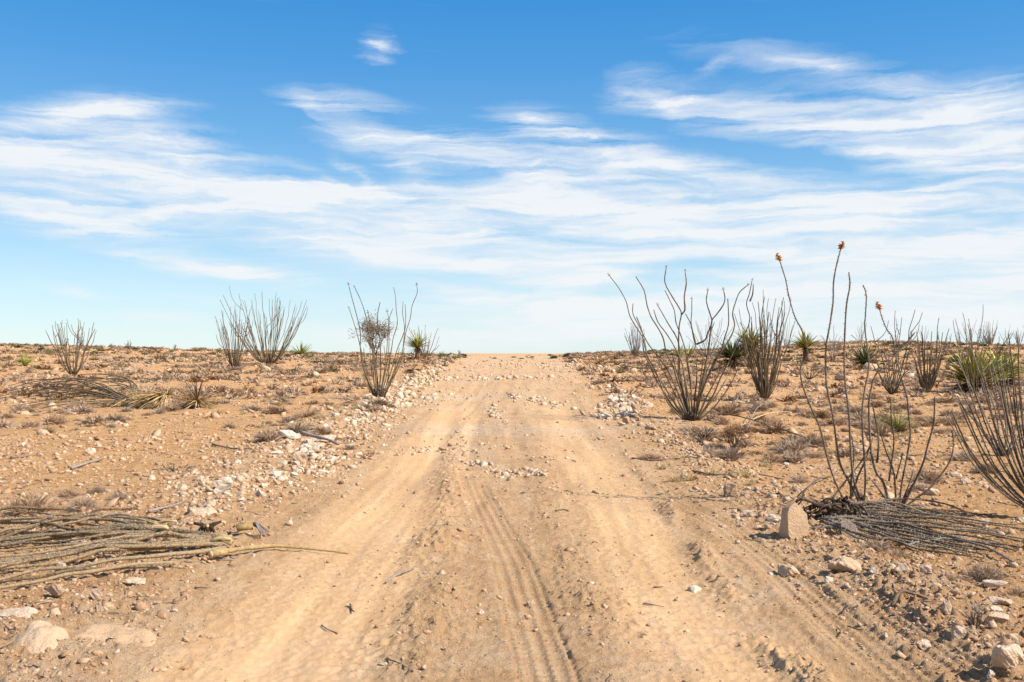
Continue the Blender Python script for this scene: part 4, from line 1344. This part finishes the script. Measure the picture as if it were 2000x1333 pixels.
def rosette(root, c, L, n, mat, e0, e1, parts, rr, name='leaf', narrow=False, az0=0, az1=6.283, shape_w=1.0):
    """leaves radiating from c; parts: every leaf an object, else one joined mesh"""
    mb = MB()
    pool = LEAVES['narrow'] if narrow else LEAVES[mat.name]
    for i in range(n):
        a = rr.uniform(az0, az1)
        e = math.asin(max(-1, min(1, math.sin(e0) + (math.sin(e1) - math.sin(e0)) * rr.random())))
        l = L * rr.uniform(.75, 1.1)
        m_ = Euler((rr.uniform(-.3, .3), -e, a)).to_matrix()
        if parts:
            o = obj(name, rr.choice(pool), root, Vector(c) - root.location, m_.to_euler(), (l, l * shape_w, l))
        else:
            me = rr.choice(pool)
            key = me.name
            if key not in _cache:
                co = np.zeros(len(me.vertices) * 3, np.float32)
                me.vertices.foreach_get('co', co)
                fi = np.zeros(len(me.loops), np.int32)
                me.loops.foreach_get('vertex_index', fi)
                _cache[key] = (co.reshape(-1, 3), fi.reshape(-1, 3))
            co, fi = _cache[key]
            mb.add((co * np.array([1, shape_w, 1]) * l) @ np.array(m_).T + np.array(Vector(c) - root.location), fi)
    if not parts:
        return obj(name, mb.mesh(name, [pool[0].materials[0]]), root)


_cache = {}


def yucca(label, px, py, top, w_, seed, n=60, mat=None, skirt=30, trunk=0.0, parts=False, name='yucca', wleaf=1.0):
    rr = random.Random(seed)
    b = at(px, py)
    sc = b.y / F
    H = (py - top) * sc
    root = thing(name, label, 'yucca', b)
    tz = H * trunk
    L = H - tz
    c = b + Vector((0, 0, tz + .03))
    if trunk:
        mb = MB()
        tube(mb, [(0, 0, -.05), (.02, 0, tz * .5), (0, 0, tz)], L * .16, L * .11, 7, 0, .15, rr)
        obj('trunk', mb.mesh('trunk', [M_deadleaf], True), root)
    rosette(root, c, L, n, mat or M_leaf, R(12), R(88), parts, rr, 'leaf' if parts else 'green_leaves', shape_w=wleaf)
    if skirt:
        rosette(root, c - Vector((0, 0, .02)), L * .75, skirt, M_deadleaf, R(-40 if trunk else -8), R(14), False, rr, 'dead_leaves')
    return root


yucca('big yellow green yucca at right with dark dead skirt, left half', 1905, 768, 672, 58, 1, 190, M_leaf, 120, .14, True, wleaf=1.5)
yucca('big yellow green yucca at right, right half of the pair', 1958, 762, 672, 56, 2, 150, M_leaf, 110, .18, True, wleaf=1.5)
yucca('small yellow green yucca at far left', 47, 716, 682, 26, 3, 46, M_leaf, 14, 0, True)
yucca('green yucca at the foot of the broadest left ocotillo', 588, 696, 664, 26, 4, 80, M_leaf, 20, wleaf=1.6)
yucca('spiky yucca on a short trunk left of the road crest', 815, 704, 646, 22, 5, 90, M_leaf, 40, .4, wleaf=1.8)
yucca('low pale yucca at the left lip of the road', 860, 697, 682, 16, 6, 40, M_leaf, 6)
yucca('small green yucca, left of a pair behind the widest ocotillo', 1326, 699, 668, 17, 7, 50, M_leaf, 14)
yucca('small green yucca, right of a pair behind the widest ocotillo', 1346, 697, 666, 16, 8, 50, M_leaf, 14)
yucca('dark bulky yucca with a deep brown skirt behind the ocotillos', 1430, 724, 655, 40, 9, 130, M_leaf_dk, 130, .3, wleaf=1.8)
yucca('trunked yucca between the two large right ocotillos', 1466, 722, 634, 26, 10, 110, M_leaf, 70, .45, wleaf=1.8)
yucca('round headed green yucca on a trunk right of the dense ocotillo', 1573, 708, 644, 20, 11, 110, M_leaf, 60, .42, wleaf=1.8)
yucca('dull green yucca behind the spiny stems', 1690, 714, 664, 28, 12, 90, M_leaf_dk, 50, .05, wleaf=1.6)
yucca('tiny far yucca on the left crest', 343, 685, 672, 6, 13, 30, M_leaf_dk, 0, .45)
yucca('dry fallen yellowish yucca on the right lip of the road', 1197, 702, 686, 20, 14, 40, M_yellow, 12)
yucca('dark dead yucca base on the left roadside under the trunked yucca', 808, 729, 690, 36, 15, 6, M_deadleaf, 170, .12)
# narrow leaved clump
b = at(1753, 846)
root = thing('grass_clump', 'pale green narrow leaved clump behind the spiny right ocotillo', 'plant', b)
rr = random.Random(8)
rosette(root, b, 62 * b.y / F, 230, M_sotol, R(25), R(85), False, rr, 'blades', True)
rosette(root, b, 34 * b.y / F, 60, M_deadleaf, R(-5), R(30), False, rr, 'dead_blades')

# uprooted dead yucca beside the felled ocotillo on the left
b = at(385, 799)
root = thing('dead_yucca', 'dead brown yucca with stiff spikes lying on the left flat', 'dead yucca', b)
rr = random.Random(18)
L = 72 * b.y / F
c = b + Vector((0, 0, L * .2))
rosette(root, c, L, 30, M_deadleaf, R(5), R(80), True, rr, 'leaf', shape_w=.55)
rosette(root, c, L * .7, 55, M_yellow, R(-25), R(20), False, rr, 'drooping_leaves')
rosette(root, c, L * .5, 30, M_deadleaf, R(-20), R(20), False, rr, 'dead_leaves')
b = at(318, 797)
root = thing('dead_yucca', 'straw yellow skirt of dead yucca leaves beside the felled ocotillo', 'dead yucca', b)
c = b + Vector((.1, 0, L * .35))
rosette(root, c, L * 1.25, 110, M_yellow, R(-20), R(10), True, rr, 'leaf', az0=R(150), az1=R(290), shape_w=.7)
rosette(root, c, L * .5, 30, M_yellow, R(-10), R(40), False, rr, 'short_leaves', az0=R(-90), az1=R(120))
# yellow dead leaves tangled in the roadside ocotillo
b = at(722, 775)
root = thing('dead_leaf_clump', 'yellow dead leaves standing inside the big left roadside ocotillo', 'dead leaves', b + Vector((0, .25, 0)))
rosette(root, root.location, 70 * b.y / F, 16, M_yellow, R(55), R(85), True, rr, 'leaf', shape_w=.4)


# ------------------------------------------------------------------ woody bushes
def branch_bush(name, label, px, py, top, spread, seed, mat, mat2, depth=4, n0=5, tips=240, cat='bush', tr=.02):
    rr = random.Random(seed)
    b = at(px, py)
    sc = b.y / F
    H, S = (py - top) * sc, spread * sc
    root = thing(name, label, cat, b)
    mb = MB()
    ends = []

    def grow(p, d, L, r, k):
        q = p + d * L
        tube(mb, [p, p + d * L * .5 + Vector((rr.gauss(0, .06), rr.gauss(0, .06), rr.gauss(0, .03))) * L, q], r, r * .6, 4 if k > 1 else 3, 0, .1, rr)
        if k == 0 or rr.random() < .35:
            ends.append(q)
            if k == 0 or rr.random() < .2:
                return
        for _ in range(rr.choice((2, 3))):
            nd = (d + Vector((rr.gauss(0, .55), rr.gauss(0, .55), rr.gauss(.12, .35)))).normalized()
            grow(q, nd, L * rr.uniform(.6, .85), r * .62, k - 1)
    for i in range(n0):
        a = i / n0 * 6.283 + rr.random()
        d = Vector((math.cos(a) * S / H * .8, math.sin(a) * S / H * .8, 1)).normalized()
        grow(Vector((0, 0, -.02)), d, H * .33, tr, depth)
    # keep it inside its height
    hm = max(e.z for e in ends)
    k_ = H / hm
    o = obj('branches', mb.mesh('branches', [mat]), root, None, None, (k_, k_, k_))
    mt = MB()
    for _ in range(tips):
        e = rr.choice(ends)
        p = e + Vector((rr.gauss(0, .06), rr.gauss(0, .06), rr.gauss(0, .06))) * H
        d = Vector((rr.gauss(0, 1), rr.gauss(0, 1), rr.gauss(.5, .6))).normalized() * H * .09
        s = d.orthogonal().normalized() * H * .007
        mt.add(np.array([tuple(p - s), tuple(p + s), tuple(p + d)]), np.array([[0, 1, 2]]))
    tag(obj('twig_tips', mt.mesh('twig_tips', [mat2]), root, None, None, (k_, k_, k_)), kind='stuff')
    return root


branch_bush('grey_bush', 'leafless grey brown bush rising behind the left roadside ocotillo', 732, 712, 618, 20, 11, M_wood, M_stem_near, 4, 6, 1300, tr=.05)
branch_bush('rust_bush', 'rust brown dead bush right of the road below the widest ocotillo', 1432, 880, 832, 30, 5, M_root, M_rust, 4, 9, 1500, tr=.012)
branch_bush('dead_bush', 'small dark dead twig plant in front of the widest ocotillo', 1372, 868, 832, 22, 6, M_stem_near, M_wood, 2, 6, 40, tr=.012)
branch_bush('dead_bush', 'dark dead bush on the slope right of the far left ocotillo', 312, 705, 690, 12, 7, M_root, M_rust, 3, 6, 300, tr=.02)
branch_bush('dead_bush', 'flat tangle of dark twigs left of the stone row', 345, 920, 905, 46, 8, M_wood, M_cushion_g, 3, 9, 300, tr=.008)
branch_bush('dead_bush', 'little dark twig plant standing in the left road verge', 716, 895, 882, 16, 9, M_rust, M_rust, 2, 7, 120, tr=.006)
branch_bush('dead_bush', 'dark twiggy dead bush beside the long pale loaf shaped stone', 1905, 1232, 1186, 26, 10, M_wood, M_cushion_g, 3, 7, 200, tr=.007)


# ------------------------------------------------------------------ felled ocotillos
def lying(root, sp_, ep, lift, r, mats, seed, thorn=.003, tl=.012, bow=.08, n=10, base_lift=0.02, space=.02, sides=6, mid=None, name='stem', end_r=.55):
    rr = random.Random(seed)
    a, b = at(*sp_), at(*ep)
    pts = []
    d = b - a
    side = Vector((-d.y, d.x, 0)).normalized()
    k1 = rr.uniform(-1, 1) * bow * d.length
    k2 = rr.uniform(-1, 1) * bow * .5 * d.length
    k3, ph = rr.uniform(.004, .016) * d.length, rr.uniform(0, 6.28)
    for i in range(n):
        t = i / (n - 1)
        p = a + d * t + side * (k1 * math.sin(math.pi * t) + k2 * math.sin(2 * math.pi * t) + k3 * math.sin(9 * t + ph) * t + rr.uniform(-1, 1) * .006 * d.length * (0 < i < n - 1))
        g = gz(p.x, p.y)
        p.z = g + r + base_lift * (1 - t) + lift * math.sin(math.pi * min(t * 1.05, 1)) ** 1.0 + rr.uniform(0, .006)
        pts.append(p)
    return stem_obj(root, pts, r, r * end_r, mats, thorn, tl, name=name, seed=seed, sides=sides, space=space)


rr = random.Random(41)
MC = [M_stem_cut, M_thorn]
MY = [M_yellow, M_thorn]
# left foreground: three felled plants
b = at(440, 1072)
root = thing('felled_ocotillo', 'felled ocotillo, nearest of the left heap, thick stems running out of frame', 'felled ocotillo', b)
for k in range(11):
    u = rr.random()
    lying(root, (445 - rr.uniform(0, 30), 1058 + 26 * u + rr.uniform(-4, 4)), (-140, 1050 + 118 * u + rr.uniform(-44, 40)), .02 + .05 * rr.random(), rr.uniform(.013, .021), MC, 4100 + k, base_lift=.02, bow=.11, thorn=.0045, tl=.018, space=.010)
obj_ = MB()
for k in range(7):
    a_ = rr.uniform(-.9, .9)
    tube(obj_, [Vector((-.12, a_ * .09, .05)), Vector((-.03, a_ * .07, .06 + rr.uniform(0, .03))), Vector((.06, a_ * .04 - .02, .07 + rr.uniform(-.04, .03)))], .022, .014, 6, 0, .3, rr)
obj('root_crown', obj_.mesh('root_crown', [M_butt], True), root)
b = at(330, 1050)
root = thing('felled_ocotillo', 'felled ocotillo, farther one of the left heap, olive stems and yellow butt', 'felled ocotillo', b)
for k in range(14):
    u = rr.random()
    o = lying(root, (335 - rr.uniform(0, 70), 1034 + 22 * u + rr.uniform(-4, 4)), (rr.choice((-120, -120, -60, 20, 90)), 1006 + 80 * u + rr.uniform(-22, 22)), .02 + .04 * rr.random(), rr.uniform(.010, .017), MC, 4200 + k, base_lift=.03, bow=.14, thorn=.0045, tl=.017, space=.011)
for k in range(6):
    lying(root, (345 - rr.uniform(0, 20), 1048 + rr.uniform(-8, 12)), (270 - rr.uniform(0, 40), 1036 + rr.uniform(-8, 14)), .02, .012, MY, 4260 + k, thorn=0, base_lift=.04, n=5, bow=.03)
b = at(190, 1022)
root = thing('felled_ocotillo', 'dark green felled stems crossing on top of the left heap', 'felled ocotillo', b)
for (s0, e0) in (((270, 1010), (130, 1020)), ((200, 1022), (-60, 1075)), ((130, 1010), (-80, 1018)), ((260, 1024), (60, 1052)), ((180, 1060), (-60, 1030)), ((175, 1020), (-40, 1060)), ((120, 1040), (-80, 1070))):
    lying(root, s0, e0, .05, rr.uniform(.013, .017), MC, 4300 + int(s0[0]) + int(e0[1]), base_lift=.05, bow=.08, thorn=.0045, tl=.017, space=.011)
for (s0, e0, lab) in (((330, 1118), (-60, 1152), 'long cut stem, lowest but one under the left heap'),
                      ((342, 1112), (-60, 1168), 'long cut stem lying lowest of all at the left heap'),
                      ((95, 1104), (-60, 1124), 'short brown cut stem end poking in at the left edge')):
    o = lying(None, s0, e0, .02, .018, MC, 4400 + int(s0[0]), base_lift=.02, bow=.03, space=.014, name='fallen_wand')
    tag(o, lab, 'cut stem')
# the single butt with its bare yellow stem pointing at the road
b = at(425, 1098)
root = thing('felled_wand', 'thick yellow cut stem pointing right across the left edge of the track', 'cut stem', b)
pts = [at(428, 1094) + Vector((0, 0, .05)), at(462, 1090) + Vector((0, 0, .06)), at(500, 1082) + Vector((0, 0, .05)), at(545, 1078) + Vector((0, 0, .04)), at(600, 1080) + Vector((0, 0, .025)), at(680, 1084) + Vector((0, 0, .012))]
stem_obj(root, pts, .024, .007, [M_butt, M_thorn], .003, .008, seed=4, sides=8, knob=.22, name='stem', space=.03)
mb = MB()
tube(mb, [Vector((.06, .03, .06)), Vector((0.0, -.01, .055)), Vector((-.035, -.04, .05))], .028, .038, 10, 0, .15, rr, cap=True)
obj('butt', mb.mesh('butt', [M_butt], False), root)
mb = MB()
tube(mb, [Vector((-.034, -.039, .05)), Vector((-.042, -.048, .049))], .034, .030, 10, 0, .1, rr, cap=True)
obj('cut_face', mb.mesh('cut_face', [M_cutwood], False), root)
# short cut butt with grey fibres
b = at(475, 1050)
root = thing('cut_stump', 'short cut stump with orange faces and grey torn fibres behind the cut stem', 'stump', b)
mb = MB()
tube(mb, [Vector((-.05, -.02, .05)), Vector((.0, 0, .06)), Vector((.07, .03, .07))], .038, .034, 9, 0, .3, rr)
obj('wood', mb.mesh('wood', [M_butt]), root)
mb = MB()
for k in range(16):
    a = rr.uniform(-.5, .5)
    tube(mb, [Vector((.06, .02, .08)), Vector((.11, .02 + a * .06, .07 + rr.uniform(-.03, .03))), Vector((.17 + rr.uniform(0, .05), .02 + a * .2, .0))], .008, .003, 3)
obj('torn_fibres', mb.mesh('torn_fibres', [M_greywood]), root)
b = at(405, 1042)
root = thing('cut_stump', 'gnarled rotten stump with a dark hollow behind the left heap', 'stump', b)
mb = MB()
for k in range(6):
    a = rr.uniform(0, 6.28)
    tube(mb, [Vector((0, 0, .0)), Vector((math.cos(a) * .05, math.sin(a) * .05, .06)), Vector((math.cos(a) * .12, math.sin(a) * .10, rr.uniform(-.01, .10)))], .032, .012, 6, rr.choice([0, 0, 1]), .2, rr)
obj('wood', mb.mesh('wood', [M_root, M_yellow], True), root)

# middle left: felled plant with long arching wands
b = at(272, 794)
root = thing('felled_ocotillo', 'felled ocotillo with long arching wands on the left flat', 'felled ocotillo', b)
for k in range(44):
    e = (rr.uniform(-10, 175), rr.uniform(752, 812))
    lying(root, (262 + rr.uniform(-14, 16), 792 + rr.uniform(-4, 5)), e, rr.uniform(.02, .55) * (1 if e[1] < 790 else .3), .017, [M_stem_cut if k % 2 else M_stem, M_thorn], 4500 + k, thorn=0, base_lift=.12, bow=.12, sides=4, n=8)
for k in range(12):
    lying(root, (275 + rr.uniform(-8, 20), 792 + rr.uniform(-4, 5)), (225 + rr.uniform(-20, 20), 785 + rr.uniform(-8, 14)), .15, .016, MY, 4560 + k, thorn=0, base_lift=.1, n=6)

# right heap
b = at(1600, 1018)
root = thing('felled_ocotillo', 'dark felled ocotillo heap at right, wands spread towards the right edge', 'felled ocotillo', b)
MR = [M_stem_near, M_thorn]
for k in range(52):
    u = rr.random()
    e = (rr.uniform(1730, 1970) if rr.random() < .75 else rr.uniform(1970, 2040), 0)
    e = (e[0], 992 + 100 * u + (e[0] - 1900) * .05 + rr.uniform(-10, 12))
    lying(root, (1610 + rr.uniform(-18, 60), 1004 + 34 * u + rr.uniform(-5, 5)), e, rr.uniform(.01, .14) * (1.2 - u), rr.uniform(.009, .0125), MR, 4600 + k, thorn=.0035, tl=.018, base_lift=.06, bow=.16, space=.012, sides=5)
mb = MB()
for k in range(70):
    a = rr.uniform(0, 6.28)
    L = rr.uniform(.08, .30)
    s_ = Vector((rr.uniform(-.10, .42), rr.uniform(-.12, .12), rr.uniform(.03, .17)))
    tube(mb, [s_, s_ + Vector((math.cos(a) * L * .5, math.sin(a) * L * .4, rr.uniform(-.02, .06))), s_ + Vector((math.cos(a) * L, math.sin(a) * L * .6, rr.uniform(-.14, .02)))], .016, .005, 4, rr.choice([0, 0, 0, 1]), .2, rr)
obj('root_crown', mb.mesh('root_crown', [M_root, M_wood]), root)
for (s0, e0, lab, r_) in (((1770, 1078), (1880, 1052), 'whitish spiny wand bent at the front of the right heap', .010),
                          ((1860, 1066), (1995, 1108), 'spiny wand reaching down to the right from the right heap', .011),
                          ((1650, 1050), (1560, 1048), 'thin thorny stem end lying before the fin of stone', .008)):
    tag(lying(None, s0, e0, .03, r_, [M_stem_grey, M_thorn], int(s0[0]), thorn=.003, tl=.016, space=.012, name='fallen_wand'), lab, 'cut stem')

# loose sticks
STICKS = [
    ([(415, 872), (450, 879), (500, 880), (560, 880)], .016, M_wood, .01, 'long thin dark stick lying left of the weathered log', 'stick'),
    ([(588, 862), (612, 866), (640, 872), (664, 880)], .035, M_greywood, .13, 'weathered grey log lying across the pale stones', 'log'),
    ([(1234, 898), (1290, 902), (1340, 896), (1382, 903)], .014, M_wood, .01, 'dark thin stick lying on the right road edge', 'stick'),
    ([(1352, 924), (1400, 932), (1460, 930), (1530, 940)], .012, M_wood, .03, 'wavy thin stick beyond the small pointed stone', 'stick'),
    ([(1370, 978), (1420, 982), (1490, 976)], .008, M_greywood, .01, 'pale thin twig in front of the small pointed stone', 'stick'),
    ([(1355, 818), (1420, 822), (1500, 842), (1600, 868)], .018, M_stem, .12, 'long fallen ocotillo wand stretching right from the widest ocotillo', 'stem'),
    ([(1436, 838), (1500, 820), (1560, 806)], .012, M_yellow, .12, 'yellowish fallen wand crossing the long dark one', 'stem'),
    ([(1430, 800), (1450, 775), (1475, 762), (1520, 764), (1560, 770)], .010, M_greywood, .25, 'pale bent wand hanging before the dense upright ocotillo', 'stem'),
    ([(1460, 840), (1480, 815), (1510, 790)], .009, M_greywood, .2, 'short pale wand leaning near the rust bush', 'stem'),
    ([(754, 1142), (772, 1130), (800, 1122), (814, 1112)], .009, M_stem_grey, .012, 'short pale thorny wand lying on the sandy left lane', 'stem'),
    ([(684, 1186), (688, 1196), (692, 1202)], .007, M_wood, .02, 'stubby bent dark stick in the left lane', 'stick'),
    ([(628, 1228), (644, 1235), (660, 1242)], .005, M_wood, .015, 'small frayed stick lower in the left lane', 'stick'),
    ([(755, 1298), (775, 1304), (795, 1312)], .006, M_wood, .015, 'dark stick touching the white stone at the bottom', 'stick'),
    ([(1742, 1190), (1760, 1176), (1786, 1174), (1812, 1188)], .013, M_wood, .03, 'dark curved stick arching over the right berm', 'stick'),
    ([(140, 920), (165, 912), (200, 902)], .022, M_greywood, .03, 'weathered grey stick on bare dirt at left', 'stick'),
    ([(20, 898), (50, 896), (82, 893)], .018, M_wood, .02, 'brown stick on bare dirt near the left edge', 'stick'),
    ([(390, 1004), (440, 990 - 24), (455, 960)], .014, M_stem_grey, .04, 'grey stem leaning over stones at the left row end', 'stick'),
    ([(290, 1012), (330, 1000), (360, 990)], .014, M_greywood, .03, 'grey stick pointing at the smooth white slab', 'stick'),
    ([(1620, 935), (1590, 960), (1545, 1000)], .009, M_stem_near, .10, 'dark thorny stem slanting left of the tall spiny ocotillo', 'stem'),
    ([(1540, 1056), (1500, 1062), (1440, 1050)], .006, M_wood, .01, 'thin dark twig left of the tall upright stone', 'stick'),
    ([(1085, 1222 - 220), (1100, 1000), (1110, 1003)], .008, M_wood, .02, 'tiny dark stick beside the middle tyre print', 'stick'),
]
for (pp, r_, mt, lift, lab, cat) in STICKS:
    pts = []
    for i, (x, y) in enumerate(pp):
        p = at(x, y)
        t = i / (len(pp) - 1)
        p.z += r_ * .7 + lift * (math.sin(math.pi * t) if lift > .09 and r_ < .03 else .4)
        if 'log' in lab and cat == 'log':
            p.z += .06 * (1 - t)
        pts.append(p)
    o = stem_obj(None, pts, r_, r_ * .6, [mt, M_thorn], .003 if 'thorny' in lab else 0, .01, name={'stick': 'stick', 'log': 'log', 'stem': 'fallen_wand'}[cat], sides=6, knob=.22, seed=int(pp[0][0]))
    tag(o, lab, cat)
